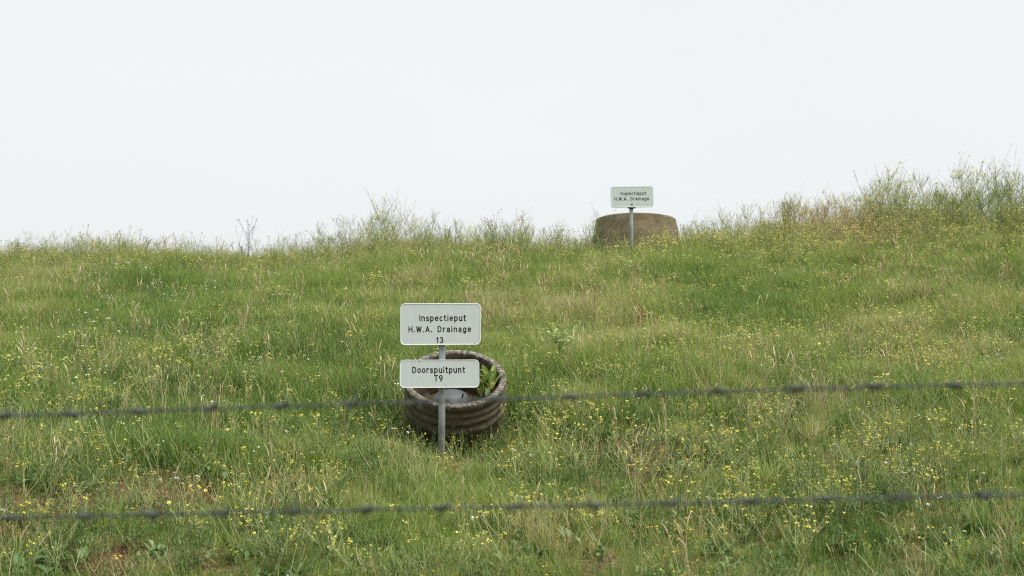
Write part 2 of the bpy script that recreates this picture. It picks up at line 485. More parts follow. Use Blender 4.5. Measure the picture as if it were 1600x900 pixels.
def lettering(text, x0, x1, zb, cap, stroke, y=0.0):
    """one line of flat raised print in the panel's XZ plane, facing -Y"""
    widths = []
    for ch in text:
        widths.append(0.36 if ch == ' ' else GL[ch][0])
    wsum = sum(widths) * cap
    gap = ((x1 - x0) - wsum) / max(1, len(text) - 1)
    mb = MB(); x = x0; k = 0
    hw = stroke * 0.5
    for ch, w in zip(text, widths):
        if ch != ' ':
            for st in GL[ch][1]:
                pts = [Vector((x + p[0] * cap, zb + p[1] * cap)) for p in st]
                closed = (pts[0] - pts[-1]).length < 1e-6
                if not closed:
                    d0 = (pts[0] - pts[1]).normalized(); d1 = (pts[-1] - pts[-2]).normalized()
                    pts[0] = pts[0] + d0 * hw * 0.8; pts[-1] = pts[-1] + d1 * hw * 0.8
                t = y - 0.0006 - 0.00012 * (k % 7); k += 1
                vs = []; fs = []; n = len(pts)
                for i, p in enumerate(pts):
                    a = pts[i - 1] if i > 0 else (pts[-2] if closed else pts[0])
                    b = pts[i + 1] if i < n - 1 else (pts[1] if closed else pts[-1])
                    tg = (b - a).normalized(); nn = Vector((-tg.y, tg.x)) * hw
                    l_, r_ = p + nn, p - nn
                    vs += [(l_.x, t, l_.y), (r_.x, t, r_.y), (l_.x, y + 0.0005, l_.y), (r_.x, y + 0.0005, r_.y)]
                for i in range(n - 1):
                    q = 4 * i
                    fs += [(q, q + 1, q + 5, q + 4), (q + 2, q, q + 4, q + 6), (q + 1, q + 3, q + 7, q + 5)]
                if not closed:
                    q = 4 * (n - 1)
                    fs += [(0, 2, 3, 1), (q, q + 1, q + 3, q + 2)]
                mb.add(vs, fs)
        x += w * cap + gap
    return mb.mesh('lettering', M_ink)


def rrect(w, h, r, n=7):
    pts = []
    for cx, cz, a0 in ((w / 2 - r, h / 2 - r, 0), (-w / 2 + r, h / 2 - r, 90), (-w / 2 + r, -h / 2 + r, 180), (w / 2 - r, -h / 2 + r, 270)):
        for i in range(n + 1):
            a = R(a0 + 90 * i / n)
            pts.append((cx + r * math.cos(a), cz + r * math.sin(a)))
    return pts


def panel_plate(w, h, r, depth):
    """folded aluminium tray: rounded front corners and a flange that runs back"""
    mb = MB()
    rings = [(0.0, 0.004), (-0.003, 0.0), (-0.003, -0.0), (depth, 0.0)]
    loops = []
    prof = [(0.0012, -0.0085), (-0.0015, -0.0065), (-0.0032, -0.003), (-0.002, -0.001), (0.001, 0.0), (depth, 0.0), (depth, -0.010), (0.006, -0.011)]
    vs = []; fs = []
    for (yy, off) in prof:
        for (x, z) in rrect(w + 2 * off, h + 2 * off, r + off):
            vs.append((x, yy, z))
    m_ = len(rrect(w, h, r)); k = len(prof)
    for i in range(k):
        j = (i + 1) % k
        for a in range(m_):
            b = (a + 1) % m_
            fs.append((i * m_ + a, i * m_ + b, j * m_ + b, j * m_ + a))
    mb.add(vs, fs)
    return mb


def make_panel(parent, px0, px1, py0, py1, d, lines, roll=0.0, specks=()):
    """a sign panel of the given photograph extent at distance d; lines: (text, x0, x1, baseline, cap)"""
    c = at((px0 + px1) / 2, (py0 + py1) / 2, d)
    s = d / F_PX
    w = (px1 - px0) * s; h = (py1 - py0) * s
    mid = ((px0 + px1) / 2, (py0 + py1) / 2)
    rr_ = 0.036 if h > 0.25 else 0.032
    loc = (c.x - parent.location.x, c.y - parent.location.y, c.z - parent.location.z)
    fmb = MB()
    pts = rrect(w - 0.015, h - 0.015, rr_ - 0.0075)
    fmb.add([(x, 0.0, z) for x, z in pts] + [(x, 0.004, z) for x, z in pts],
            [tuple(range(len(pts)))[::-1], tuple(range(len(pts), 2 * len(pts)))] +
            [(i, (i + 1) % len(pts), len(pts) + (i + 1) % len(pts), len(pts) + i) for i in range(len(pts))])
    pn = put('panel', fmb.mesh('panel', M_face), parent, loc, (0, roll, 0))
    put('border', panel_plate(w, h, rr_, 0.028).mesh('border', M_border, False), pn)
    for (t, x0, x1, base, cap) in lines:
        put('lettering', lettering(t, (x0 - mid[0]) * s, (x1 - mid[0]) * s, (mid[1] - base) * s, cap * s, cap * s * 0.185), pn)
    if specks:
        sb = MB()
        for (sx, sz, sr) in specks:
            cpt = ((sx - mid[0]) * s, -0.0008, (mid[1] - sz) * s)
            vs = [(cpt[0] + sr * s * math.cos(a) * random.uniform(0.6, 1.2), cpt[1], cpt[2] + sr * s * math.sin(a) * random.uniform(0.6, 1.2)) for a in np.linspace(0, 2 * math.pi, 8)[:-1]]
            sb.add(vs, [tuple(range(7))[::-1]])
        tag(put('dirt_speck', sb.mesh('dirt_speck', M_speck), pn), kind='stuff')
    return pn, w, h


def pole_mesh(length, r):
    mb = MB()
    mb.tube([(0, 0, -0.3), (0, 0, length * 0.5), (0, 0, length)], r, r, 20, cap=True)
    return mb.mesh('pole', M_galv, True)


def clamp_mesh(r):
    mb = MB()
    for dz in (-0.012, 0.012):
        mb.tube([(0, 0, dz - 0.009), (0, 0, dz + 0.009)], r + 0.004, r + 0.004, 18, cap=True)
    vs = []
    for x in (-0.055, 0.055):
        for yv in (-0.034, -0.026):
            for z in (-0.016, 0.016): vs.append((x, yv, z))
    mb.add(vs, [(0, 1, 3, 2), (4, 6, 7, 5), (0, 4, 5, 1), (2, 3, 7, 6), (0, 2, 6, 4), (1, 5, 7, 3)])
    return mb.mesh('clamp', M_clamp)


# near sign
D1 = 10.5
b1 = at(690.5, 600, D1 + 0.058); z1 = h1(b1.x, b1.y)
s1 = tag(empty('information_sign', (b1.x, b1.y, z1)),
         'grey post with two white panels reading Inspectieput 13 and Doorspuitpunt T9', 'sign')
topz = at(690.5, 490, D1).z
put('pole', pole_mesh(topz - z1, 0.0255), s1)
make_panel(s1, 625.2, 751, 473.8, 539.2, D1,
           [('Inspectieput', 656, 727.5, 501, 8.4), ('H.W.A. Drainage', 639, 735.5, 518.4, 8.2), ('13', 682, 692, 535.5, 8.2)], R(-0.3),
           specks=[(742, 537.3, 1.0)])
make_panel(s1, 624.6, 748.6, 562.2, 606, D1,
           [('Doorspuitpunt', 645, 726, 582, 8.4), ('T9', 679, 691, 595.3, 8.6)], R(-0.2),
           specks=[(655.5, 564.8, 0.9), (712.5, 594.8, 0.5), (731, 572, 0.4), (696, 602.5, 0.5)])
for py in (481, 534.5, 569, 599):
    cz = at(690.5, py, D1).z - z1
    put('clamp', clamp_mesh(0.0255), s1, (0, 0, cz))

# far sign
D2 = 19.5
b2 = at(986.5, 360, D2 + 0.058); z2 = h1(b2.x, b2.y)
s2 = tag(empty('information_sign', (b2.x, b2.y, z2)),
         'single white panel reading Inspectieput 4 on grey post at the crest', 'sign')
put('pole', pole_mesh(at(986.5, 300, D2).z - z2, 0.0265), s2)
make_panel(s2, 954, 1021.2, 291, 324, D2,
           [('Inspectieput', 970, 1009.4, 304.3, 4.7), ('H.W.A. Drainage', 960.3, 1013.8, 312.9, 4.6), ('4', 985.6, 988.6, 321.8, 4.2)], R(-0.9),
           specks=[(1006, 294, 0.9)])
for py in (297, 323.5):
    put('clamp', clamp_mesh(0.0265), s2, (0, 0, at(986.5, py, D2).z - z2))

# ------------------------------------------------------------------ concrete rings
def lathe(prof, seg=96, rough=0.0, seed=0):
    mb = MB(); vs = []; fs = []; k = len(prof)
    for j in range(seg):
        a = 2 * math.pi * j / seg
        for i, (r, z) in enumerate(prof):
            e = rough * (float(vnoise(math.cos(a) * 3 + i * 0.4, math.sin(a) * 3 + z * 6, 0.35, seed)) - 0.5)
            vs.append(((r + e) * math.cos(a), (r + e) * math.sin(a), z + e * 0.6))
    for j in range(seg):
        j2 = (j + 1) % seg
        for i in range(k - 1):
            fs.append((j * k + i, j2 * k + i, j2 * k + i + 1, j * k + i + 1))
    mb.add(vs, fs)
    return mb


DR = 11.12
RO = 0.405                                   # outer radius of the near ring
TILT = R(35.5)
rc = at(710.8, 590, DR)
ring = tag(empty('concrete_ring', rc, (TILT, R(1.5), 0)),
           'weathered open concrete ring tilted forward behind the near sign', 'pipe')
prof = [(RO - 0.056, -0.7), (RO - 0.053, -0.03), (RO - 0.051, -0.006), (RO - 0.047, 0.0), (RO - 0.006, 0.001), (RO - 0.001, -0.004), (RO, -0.012), (RO, -0.045),
        (RO - 0.004, -0.05), (RO - 0.010, -0.056), (RO - 0.011, -0.085), (RO - 0.005, -0.092), (RO - 0.003, -0.112), (RO - 0.009, -0.118), (RO - 0.011, -0.148),
        (RO - 0.004, -0.156), (RO - 0.002, -0.18), (RO - 0.009, -0.188), (RO - 0.010, -0.225), (RO - 0.004, -0.233), (RO - 0.002, -0.262), (RO - 0.010, -0.27), (RO - 0.010, -0.45), (RO - 0.012, -0.9)]
put('ring_wall', lathe(prof, 160, 0.007, 3).mesh('ring_wall', M_conc, True), ring)
# soil held inside the ring
sm = MB(); vs = [(0, 0, -0.42)]; fs = []
for q in range(1, 7):
    for j in range(40):
        a = 2 * math.pi * j / 40; r = (RO - 0.055) * q / 6
        vs.append((r * math.cos(a), r * math.sin(a), -0.42 + 0.06 * (float(vnoise(r * math.cos(a), r * math.sin(a), 0.12, 8)) - 0.5) + 0.08 * math.sin(a)))
for j in range(40): fs.append((0, 1 + j, 1 + (j + 1) % 40))
for q in range(5):
    for j in range(40):
        a, b = 1 + q * 40 + j, 1 + q * 40 + (j + 1) % 40
        fs.append((a, a + 40, b + 40, b))
sm.add(vs, fs)
put('soil_fill', sm.mesh('soil_fill', M_soil, True), ring)
# pipe end with domed cap inside the ring
cp = at(705, 622, DR - 0.10)
cap_o = tag(empty('pipe_cap', cp, (R(24), 0, 0)), 'grey domed pipe cap inside the near concrete ring', 'pipe cap')
cr_ = 0.148
dome = [(cr_ + 0.004, -0.34), (cr_ + 0.004, -0.016), (cr_ + 0.001, -0.004), (cr_ - 0.006, 0.004), (cr_ - 0.012, 0.008), (cr_ * 0.8, 0.026), (cr_ * 0.55, 0.04), (cr_ * 0.25, 0.047), (0.002, 0.049)]
put('cap_dome', lathe(dome, 64).mesh('cap_dome', M_cap, True), cap_o)
lug = MB()
lug.tube([(0.088, -0.06, 0.022), (0.092, -0.063, 0.05), (0.098, -0.066, 0.068)], 0.008, 0.006, 8, cap=True)
put('cap_lug', lug.mesh('cap_lug', M_clamp), cap_o)

# dock plant growing in the ring
dk_p = at(762, 600, DR - 0.02)
dock = tag(empty('dock_plant', dk_p), 'bright green broad-leaved plant growing inside the near concrete ring', 'plant')
rd = random.Random(21)
for k in range(36):
    mb = MB()
    mb.leaf((0, 0, 0), 0, R(rd.uniform(35, 80)), rd.uniform(0.12, 0.25), rd.uniform(0.03, 0.05), R(rd.uniform(30, 110)), rd.random(), 5, 0.35)
    put('leaf', mb.mesh('leaf', M_dock), dock, (rd.uniform(-0.08, 0.06), rd.uniform(-0.14, 0.18), rd.uniform(-0.1, 0.03)), (rd.uniform(-0.2, 0.2), 0, rd.uniform(0, 6.28)))

# far ring, a tapering cone
DR2 = 20.75
t2 = at(993.5, 344, DR2)
ring2 = tag(empty('concrete_cone', t2, (R(-3), R(0.6), 0)),
            'brown tapering concrete manhole cone on the crest behind the far sign', 'manhole')
r2 = 63.0 * DR2 / F_PX
cone = [(r2 - 0.10, -0.35), (r2 - 0.085, -0.02), (r2 - 0.07, 0.0), (r2 - 0.012, 0.0), (r2, -0.012), (r2 + 0.010, -0.085), (r2 + 0.015, -0.09), (r2 + 0.036, -0.235), (r2 + 0.042, -0.24), (r2 + 0.09, -0.55), (r2 + 0.13, -1.0), (r2 + 0.14, -1.3)]
put('cone_wall', lathe(cone, 110, 0.005, 9).mesh('cone_wall', M_conc2, True), ring2)

# ------------------------------------------------------------------ barbed wires
def barb_mesh(seed):
    rb = random.Random(seed); mb = MB(); r = 0.0021
    pts = [Vector((-0.010 + 0.020 * t / 22, 0.0048 * math.cos(t * 0.9), 0.0048 * math.sin(t * 0.9))) for t in range(23)]
    e0 = Vector((-0.018, rb.uniform(-0.004, 0.004), rb.choice([-1, 1]) * rb.uniform(0.010, 0.018)))
    e1 = Vector((0.018, rb.uniform(-0.004, 0.004), rb.choice([-1, 1]) * rb.uniform(0.010, 0.018)))
    mb.tube([e0] + pts + [e1], r, r, 6, cap=True)
    pts2 = [Vector((-0.008 + 0.016 * t / 20, 0.0055 * math.cos(t * 0.9 + 2), 0.0055 * math.sin(t * 0.9 + 2))) for t in range(21)]
    mb.tube([Vector((-0.004, -0.017, rb.uniform(-0.008, 0.008)))] + pts2 + [Vector((0.006, 0.017, rb.uniform(-0.008, 0.008)))], r, r, 6, cap=True)
    return mb.mesh('barb', M_wire, True)


barbs = [barb_mesh(s) for s in range(5)]


def wire(name_label, pix, barb_px):
    """pix: photograph points the wire runs through, left to right"""
    YA, YB = 2.60, 2.41                           # distance at the left and the right picture edge
    def dist(px):                                  # a straight line in plan
        u0, u1 = -800 / F_PX, 800 / F_PX; u = (px - 800) / F_PX
        x0, x1 = u0 * YA, u1 * YB
        m_ = (YB - YA) / (x1 - x0)
        return (YA - m_ * x0) / (1 - m_ * u)
    P = [at(px, py, dist(px)) for px, py in pix]
    ex = [P[0] + (P[0] - P[2]) * k for k in (4.0, 1.0)]
    ey = [P[-1] + (P[-1] - P[-3]) * k for k in (1.0, 4.0)]
    path = ex + P + ey
    xs_ = np.array([p.x for p in path]); ys_ = np.array([p.y for p in path]); zs_ = np.array([p.z for p in path])
    root = tag(empty('barbed_wire', P[0]), name_label, 'barbed wire')
    L = xs_[-1] - xs_[0]
    xsamp = np.arange(xs_[0], xs_[-1], 0.0042)
    for ph in (0, math.pi):
        mb = MB()
        pts = []
        for q in xsamp:
            a = q * 2 * math.pi / 0.042 + ph
            pts.append((q - P[0].x, float(np.interp(q, xs_, ys_)) + 0.0015 * math.cos(a) - P[0].y, float(np.interp(q, xs_, zs_)) + 0.0015 * math.sin(a) - P[0].z))
        mb.tube(pts, 0.0018, 0.0018, 5)
        put('strand', mb.mesh('strand', M_wire, True), root)
    bx = [at(px, 600, dist(px)).x for px in barb_px]
    st = (bx[-1] - bx[0]) / (len(bx) - 1)
    bx = [bx[0] - st * k for k in range(12, 0, -1)] + bx + [bx[-1] + st * k for k in range(1, 13)]
    for k, q in enumerate(bx):
        if not (xs_[0] < q < xs_[-1]): continue
        put('barb', barbs[k % 5], root, (q - P[0].x, float(np.interp(q, xs_, ys_)) - P[0].y, float(np.interp(q, xs_, zs_)) - P[0].z), (random.uniform(0, 6.28), 0, 0.07), (0.95, 0.9, 0.9))


wire('upper strand of barbed wire crossing the view in front of the near sign',
     [(0, 650), (215, 642.5), (435, 635), (660, 628.5), (885, 620), (1125, 611.5), (1370, 604.5), (1600, 599.5)],
     [10, 112, 217, 327, 438, 550, 662, 775, 890, 1005, 1125, 1245, 1368, 1490])
wire('lower strand of barbed wire crossing the foreground below the near sign',
     [(0, 809), (240, 804), (460, 799.5), (690, 794.5), (925, 789.5), (1170, 783.5), (1402, 777.5), (1600, 773.5)],
     [22, 135, 240, 350, 462, 575, 692, 808, 925, 1046, 1168, 1285, 1402, 1533])

# ------------------------------------------------------------------ where things grow
def blob(px, py, rx, ry, a=1.0):
    c = ground_at(px, py); lo = ground_at(px, min(895, py + ry)); hi = ground_at(px, py - ry)
    sy = max(0.12, min(2.2, (hi.y - lo.y) * 0.5))
    return (c.x, c.y, max(0.05, rx * c.y / F_PX), sy, a)


def field(x, y, blobs):
    v = np.zeros_like(x)
    for (cx, cy, sx, sy, a) in blobs:
        v = np.maximum(v, a * np.exp(-0.5 * (((x - cx) / sx) ** 2 + ((y - cy) / sy) ** 2)))
    return v


BARE = [blob(*b) for b in [(110, 785, 120, 16, 1.15), (230, 774, 70, 13, 1.15), (40, 830, 50, 10, .7), (170, 884, 60, 10, 1), (270, 878, 70, 12, 1), (340, 890, 40, 8, .7),
                           (970, 704, 62, 13, 1.2), (1040, 738, 48, 11, 1.1), (735, 728, 70, 9, .8), (640, 738, 60, 7, .6), (430, 702, 45, 7, .5), (460, 752, 40, 8, .6),
                           (1240, 640, 30, 5, .6), (930, 885, 50, 8, .5), (10, 745, 25, 6, .6), (500, 720, 40, 6, .5)]]
DARK = [blob(*b) for b in [(165, 690, 36, 9, 1), (40, 756, 30, 9, 1), (635, 700, 28, 12, 1), (960, 672, 25, 9, .9), (815, 652, 22, 8, .9), (1450, 622, 30, 8, .9), (90, 885, 45, 12, .8),
                           (370, 830, 60, 14, .7), (330, 720, 35, 12, .7), (1060, 720, 50, 14, .7), (1180, 500, 40, 14, .4), (180, 452, 40, 12, .8), (110, 495, 30, 10, .5), (1330, 490, 40, 12, .5),
                           (1560, 455, 40, 20, .6), (800, 435, 50, 12, .5), (1080, 430, 40, 12, .5), (1390, 640, 60, 8, .6), (1100, 650, 60, 12, .5), (590, 870, 70, 14, .5), (1450, 850, 80, 14, .4), (1560, 540, 40, 12, .6)]]
GREEN = [blob(*b) for b in [(120, 660, 130, 22, .9), (500, 730, 60, 10, .8), (240, 530, 110, 30, .6), (1560, 650, 90, 25, .9), (1150, 870, 120, 25, .6), (1000, 400, 110, 18, .8), (1370, 850, 100, 25, .6),
                            (660, 880, 90, 18, .7), (450, 660, 70, 18, .7), (330, 520, 70, 30, .6), (1200, 500, 90, 40, .5), (900, 590, 60, 14, .8), (1480, 600, 90, 10, .8)]]
YEL_B = [blob(*b) for b in [(1030, 392, 35, 12, 1.0), (1080, 830, 90, 30, 1), (1190, 735, 45, 25, 1), (1400, 580, 110, 30, 1), (300, 590, 60, 25, .8), (100, 740, 40, 12, .8), (60, 850, 70, 30, .8), (380, 860, 80, 25, .6), (850, 700, 60, 20, .7),
                            (650, 410, 90, 22, .9), (1040, 545, 110, 40, .8), (1300, 400, 200, 35, 1), (1530, 400, 100, 40, .9), (880, 375, 60, 15, 1), (1440, 740, 120, 30, .7), (560, 660, 80, 20, .6), (50, 600, 70, 20, .6), (1080, 700, 60, 20, .5)]]
WHITE = [blob(*b) for b in [(220, 535, 90, 25, 1), (300, 470, 80, 25, .9), (370, 490, 40, 20, .9), (140, 610, 90, 20, .6), (130, 440, 120, 20, .6), (390, 600, 60, 20, .5), (890, 500, 90, 25, .35), (420, 750, 40, 8, .8), (330, 415, 60, 10, .6)]]
AMBER = [blob(*b) for b in [(680, 430, 90, 15, 1), (100, 500, 60, 18, .6), (470, 750, 50, 8, 1), (1040, 868, 50, 10, .9), (780, 680, 50, 10, 1), (1430, 792, 60, 8, 1), (1180, 790, 50, 6, .6), (60, 860, 50, 18, .8), (1030, 460, 60, 14, .6), (600, 690, 60, 10, .5), (380, 730, 60, 10, .5), (1300, 810, 60, 10, .6)]]
STRAW = [blob(*b) for b in [(960, 500, 60, 30, .9), (1480, 480, 90, 20, 1), (1560, 470, 50, 20, .9), (1370, 500, 60, 20, .7), (1170, 640, 80, 12, .7), (760, 450, 70, 20, .8), (990, 590, 60, 16, .6), (1300, 650, 60, 12, .7), (570, 830, 60, 20, .5), (620, 500, 60, 20, .5)]]
BROWN = [blob(*b) for b in [(870, 500, 70, 25, .8), (720, 720, 90, 14, .8), (450, 700, 60, 12, .6), (1400, 530, 90, 15, .7), (60, 450, 90, 20, .5), (90, 520, 90, 18, .6), (1240, 640, 60, 12, .5), (900, 650, 80, 14, .5), (1320, 400, 70, 10, .8), (1490, 510, 90, 16, .6), (350, 780, 80, 14, .6), (980, 780, 60, 16, .5), (840, 880, 80, 14, .5)]]

ring_xy = [(rc.x, rc.y + 0.2, 0.34), (t2.x, t2.y, 0.70)]


def sample(count, y0=5.6, y1=23.0, widen=1.2, extra=0.8):
    """points spread evenly over the slope in and around the view"""
    out_x = []; out_y = []; got = 0
    a = 800 / F_PX * widen
    while got < count:
        y = rng.uniform(y0, y1, count * 2); x = rng.uniform(-1, 1, count * 2) * (a * y1 + extra)
        k = np.abs(x) < a * y + extra
        for (cx, cy, cr) in ring_xy:
            k &= (x - cx) ** 2 + (y - cy) ** 2 > cr * cr
        out_x.append(x[k]); out_y.append(y[k]); got += int(k.sum())
    x = np.concatenate(out_x)[:count]; y = np.concatenate(out_y)[:count]
    return x, y


def scatter(name, variants, x, y, scale, tint, label, cat, lean=0.12, leandir=None, sink=0.01, tilt_to_slope=0.0):
    """one 'stuff' object: points with their own turn, size and tint, instancing the given plant meshes"""
    n_ = len(x)
    z = H(x, y) - sink
    coll = bpy.data.collections.new(name + '_kinds')
    for k, vms in enumerate(variants):
        coll.objects.link(bpy.data.objects.new('%s_kind_%02d' % (name, k), vms))
    me = bpy.data.meshes.new(name)
    me.vertices.add(n_)
    me.vertices.foreach_set('co', np.stack([x, y, z], 1).astype(np.float32).ravel())
    rot = np.stack([rng.normal(0, lean, n_), rng.normal(0, lean, n_), rng.uniform(0, 2 * math.pi, n_)], 1)
    if leandir is not None:                       # lean after the turn: narrow turn range, tip over to +x
        rot[:, 1] += leandir
        rot[:, 2] = rng.normal(0, 0.7, n_)
    for nm, ty, arr in (('rot', 'FLOAT_VECTOR', rot), ('scl', 'FLOAT', scale), ('idx', 'INT', rng.integers(0, len(variants), n_)), ('tint', 'FLOAT', tint)):
        a = me.attributes.new(nm, ty, 'POINT')
        if ty == 'FLOAT_VECTOR': a.data.foreach_set('vector', np.asarray(arr, np.float32).ravel())
        else: a.data.foreach_set('value', np.asarray(arr, np.int32 if ty == 'INT' else np.float32))
    ob = put(name, me)
    ng = bpy.data.node_groups.new(name + '_spread', 'GeometryNodeTree')
    ng.interface.new_socket('Geometry', in_out='INPUT', socket_type='NodeSocketGeometry')
    ng.interface.new_socket('Geometry', in_out='OUTPUT', socket_type='NodeSocketGeometry')
    N, L_ = ng.nodes, ng.links
    gi = N.new('NodeGroupInput'); go = N.new('NodeGroupOutput')
    ci = N.new('GeometryNodeCollectionInfo'); ci.inputs['Collection'].default_value = coll
    ci.inputs['Separate Children'].default_value = True; ci.inputs['Reset Children'].default_value = True
    ip = N.new('GeometryNodeInstanceOnPoints'); ip.inputs['Pick Instance'].default_value = True
    def na(nm, ty):
        q = N.new('GeometryNodeInputNamedAttribute'); q.data_type = ty; q.inputs['Name'].default_value = nm
        return q.outputs['Attribute']
    L_.new(gi.outputs[0], ip.inputs['Points']); L_.new(ci.outputs[0], ip.inputs['Instance'])
    L_.new(na('rot', 'FLOAT_VECTOR'), ip.inputs['Rotation'])
    L_.new(na('scl', 'FLOAT'), ip.inputs['Scale']); L_.new(na('idx', 'INT'), ip.inputs['Instance Index'])
    L_.new(ip.outputs[0], go.inputs[0])
    md = ob.modifiers.new('spread', 'NODES'); md.node_group = ng
    return tag(ob, label, cat, kind='stuff')


# ------------------------------------------------------------------ plant kinds
def k_grass(seed, nb, rad, lo, hi, w, dead=0.1, bend=(0.1, 0.75)):
    r = random.Random(seed); mb = MB()
    for _ in range(nb):
        a = r.uniform(0, 6.28); q = rad * math.sqrt(r.random())
        sh = r.gauss(0.45, 0.28)
        if r.random() < dead: sh = r.uniform(1.0, 1.7)
        mb.blade((q * math.cos(a), q * math.sin(a), 0), r.uniform(0, 6.28), r.uniform(lo, hi), w * r.uniform(0.6, 1.4), r.uniform(*bend), sh)
    return mb.mesh('grass_kind', M_grass)


def k_thatch(seed):
    r = random.Random(seed); mb = MB()
    for _ in range(26):
        a = r.uniform(0, 6.28); q = 0.09 * math.sqrt(r.random())
        mb.blade((q * math.cos(a), q * math.sin(a), r.uniform(0, 0.02)), r.uniform(0, 6.28), r.uniform(0.02, 0.05), 0.005, r.uniform(1.0, 3.5), r.random(), 2)
    return mb.mesh('thatch_kind', M_thatch)


def k_seed(seed, lean=0.0):
    """tall straw stalks with plume heads"""
    r = random.Random(seed); mb = MB()
    for _ in range(r.randint(3, 7)):
        a = r.uniform(0, 6.28); q = 0.06 * r.random(); az = r.uniform(0, 6.28)
        h = r.uniform(0.24, 0.42); b = r.uniform(0.02, 0.22)
        pts = []
        for i in range(6):
            t = i / 5
            pts.append((q * math.cos(a) + h * b * t * t * math.cos(az), q * math.sin(a) + h * b * t * t * math.sin(az), h * t))
        sh = r.uniform(0.2, 1.0)
        mb.tube(pts, 0.0016, 0.0010, 3, sh * 0.8)
        tip = Vector(pts[-1]); dr = (tip - Vector(pts[-2])).normalized()
        hl = r.uniform(0.05, 0.11); droop = r.uniform(0.0, 0.5)
        hp = [tip + dr * (hl * t) + Vector((math.cos(az), math.sin(az), -0.4)) * (droop * hl * t * t) for t in (0, 0.25, 0.55, 0.8, 1)]
        vs = []; fs = []
        for i, p in enumerate(hp):
            w_ = 0.0040 * (0.35, 1, 0.9, 0.55, 0.08)[i]
            for k in range(3):
                an = 2.094 * k + 0.4
                vs.append(p + Vector((math.cos(an), math.sin(an), 0)) * w_)
        for i in range(4):
            for k in range(3):
                fs.append((3 * i + k, 3 * i + (k + 1) % 3, 3 * i + 3 + (k + 1) % 3, 3 * i + 3 + k))
        mb.add(vs, fs, min(1, sh + 0.2))
    return mb.mesh('seed_grass_kind', M_straw)


def branch_pts(r, p, d, length, up, seg=4, wob=0.12):
    pts = [p.copy()]; q = d.normalized()
    for _ in range(seg):
        q = (q + Vector((0, 0, up / seg)) + Vector((r.gauss(0, wob), r.gauss(0, wob), r.gauss(0, wob * 0.6)))).normalized()
        p = p + q * (length / seg); pts.append(p.copy())
    return pts, q


def flower_cluster(fm, r, p, size, n=4):
    for _ in range(n):
        off = Vector((r.gauss(0, 1), r.gauss(0, 1), r.gauss(0.2, 0.55))) * size * 0.36
        fm.disc(p + off, size * r.uniform(0.26, 0.42), (r.gauss(0, 0.6), r.gauss(-0.3, 0.6), 1.0), r.random(), 4)


def mustard(seed, h=0.4, nbr=6, sub=2, spread=0.75, fsize=0.016, stem_r=0.0021, pods=0, flower_p=0.95, leaves=6, fan=0.0, lowfork=0.15):
    """wiry branching weed; returns stem, flower and leaf collectors"""
    r = random.Random(seed); st, fl, lf = MB(), MB(), MB()
    lean = Vector((r.gauss(0, 0.14) + fan, r.gauss(0, 0.14), 1)).normalized()
    main, dq = branch_pts(r, Vector((0, 0, 0)), lean, h * 0.95, 0.1, 6, 0.09)
    st.tube(main, stem_r * 1.25, stem_r * 0.6, 3, r.uniform(0.3, 0.8))
    tips = [main[-1]]
    for b in range(nbr):
        t = r.uniform(lowfork, 0.85); k = t * 6; i = min(5, int(k)); p = main[i].lerp(main[i + 1], k - i)
        a = r.uniform(0, 6.28)
        d = Vector((math.cos(a) * spread + fan, math.sin(a) * spread, r.uniform(0.45, 1.0)))
        bl = h * (1.02 - t) * r.uniform(0.55, 1.15)
        pts, q = branch_pts(r, p, d, bl, 0.45, 4, 0.13)
        st.tube(pts, stem_r * 0.85, stem_r * 0.5, 3, r.uniform(0.2, 0.9)); tips.append(pts[-1])
        for s in range(sub):
            i2 = r.randint(1, 3); a2 = r.uniform(0, 6.28)
            p2, q2 = branch_pts(r, pts[i2], Vector((math.cos(a2) * 0.7 + fan, math.sin(a2) * 0.7, 0.8)), bl * r.uniform(0.25, 0.6), 0.4, 3, 0.13)
            st.tube(p2, stem_r * 0.62, stem_r * 0.42, 3, r.uniform(0.2, 0.9)); tips.append(p2[-1])
            for _ in range(pods):
                pk = p2[r.randint(0, 3)]; a3 = r.uniform(0, 6.28)
                e = pk + Vector((math.cos(a3) * 0.6 + fan, math.sin(a3) * 0.6, 0.8)).normalized() * r.uniform(0.02, 0.07)
                st.tube([pk, e], stem_r * 0.5, stem_r * 0.3, 3, r.uniform(0.0, 0.8))
        for _ in range(pods):
            pk = pts[r.randint(1, 4)]; a3 = r.uniform(0, 6.28)
            e = pk + Vector((math.cos(a3) * 0.6 + fan, math.sin(a3) * 0.6, 0.8)).normalized() * r.uniform(0.03, 0.09)
            st.tube([pk, e], stem_r * 0.5, stem_r * 0.3, 3, r.uniform(0.0, 0.8))
    for p in tips:
        if r.random() < flower_p:
            flower_cluster(fl, r, p, fsize * r.uniform(0.7, 1.3))
    for _ in range(leaves):
        k = r.randint(0, 2)
        lf.leaf(main[k], r.uniform(0, 6.28), R(r.uniform(10, 60)), r.uniform(0.05, 0.11), r.uniform(0.014, 0.028), R(r.uniform(20, 80)), r.uniform(0.2, 0.9), 3)
    return st, fl, lf


def merged(parts):
    """one mesh with a material slot for each collector"""
    v = []; f = []; s = []; mi = []; mats = []
    for k, (mb, mat) in enumerate(parts):
        if not mb.f: continue
        n0 = len(v); v += mb.v; s += mb.s
        f += [tuple(i + n0 for i in q) for q in mb.f]; mi += [len(mats)] * len(mb.f); mats.append(mat)
    me = bpy.data.meshes.new('plant_kind')
    me.from_pydata(v, [], f)
    a = me.attributes.new('shade', 'FLOAT', 'POINT'); a.data.foreach_set('value', np.array(s, np.float32))
    for m_ in mats: me.materials.append(m_)
    me.polygons.foreach_set('material_index', np.array(mi, np.int32))
    return me


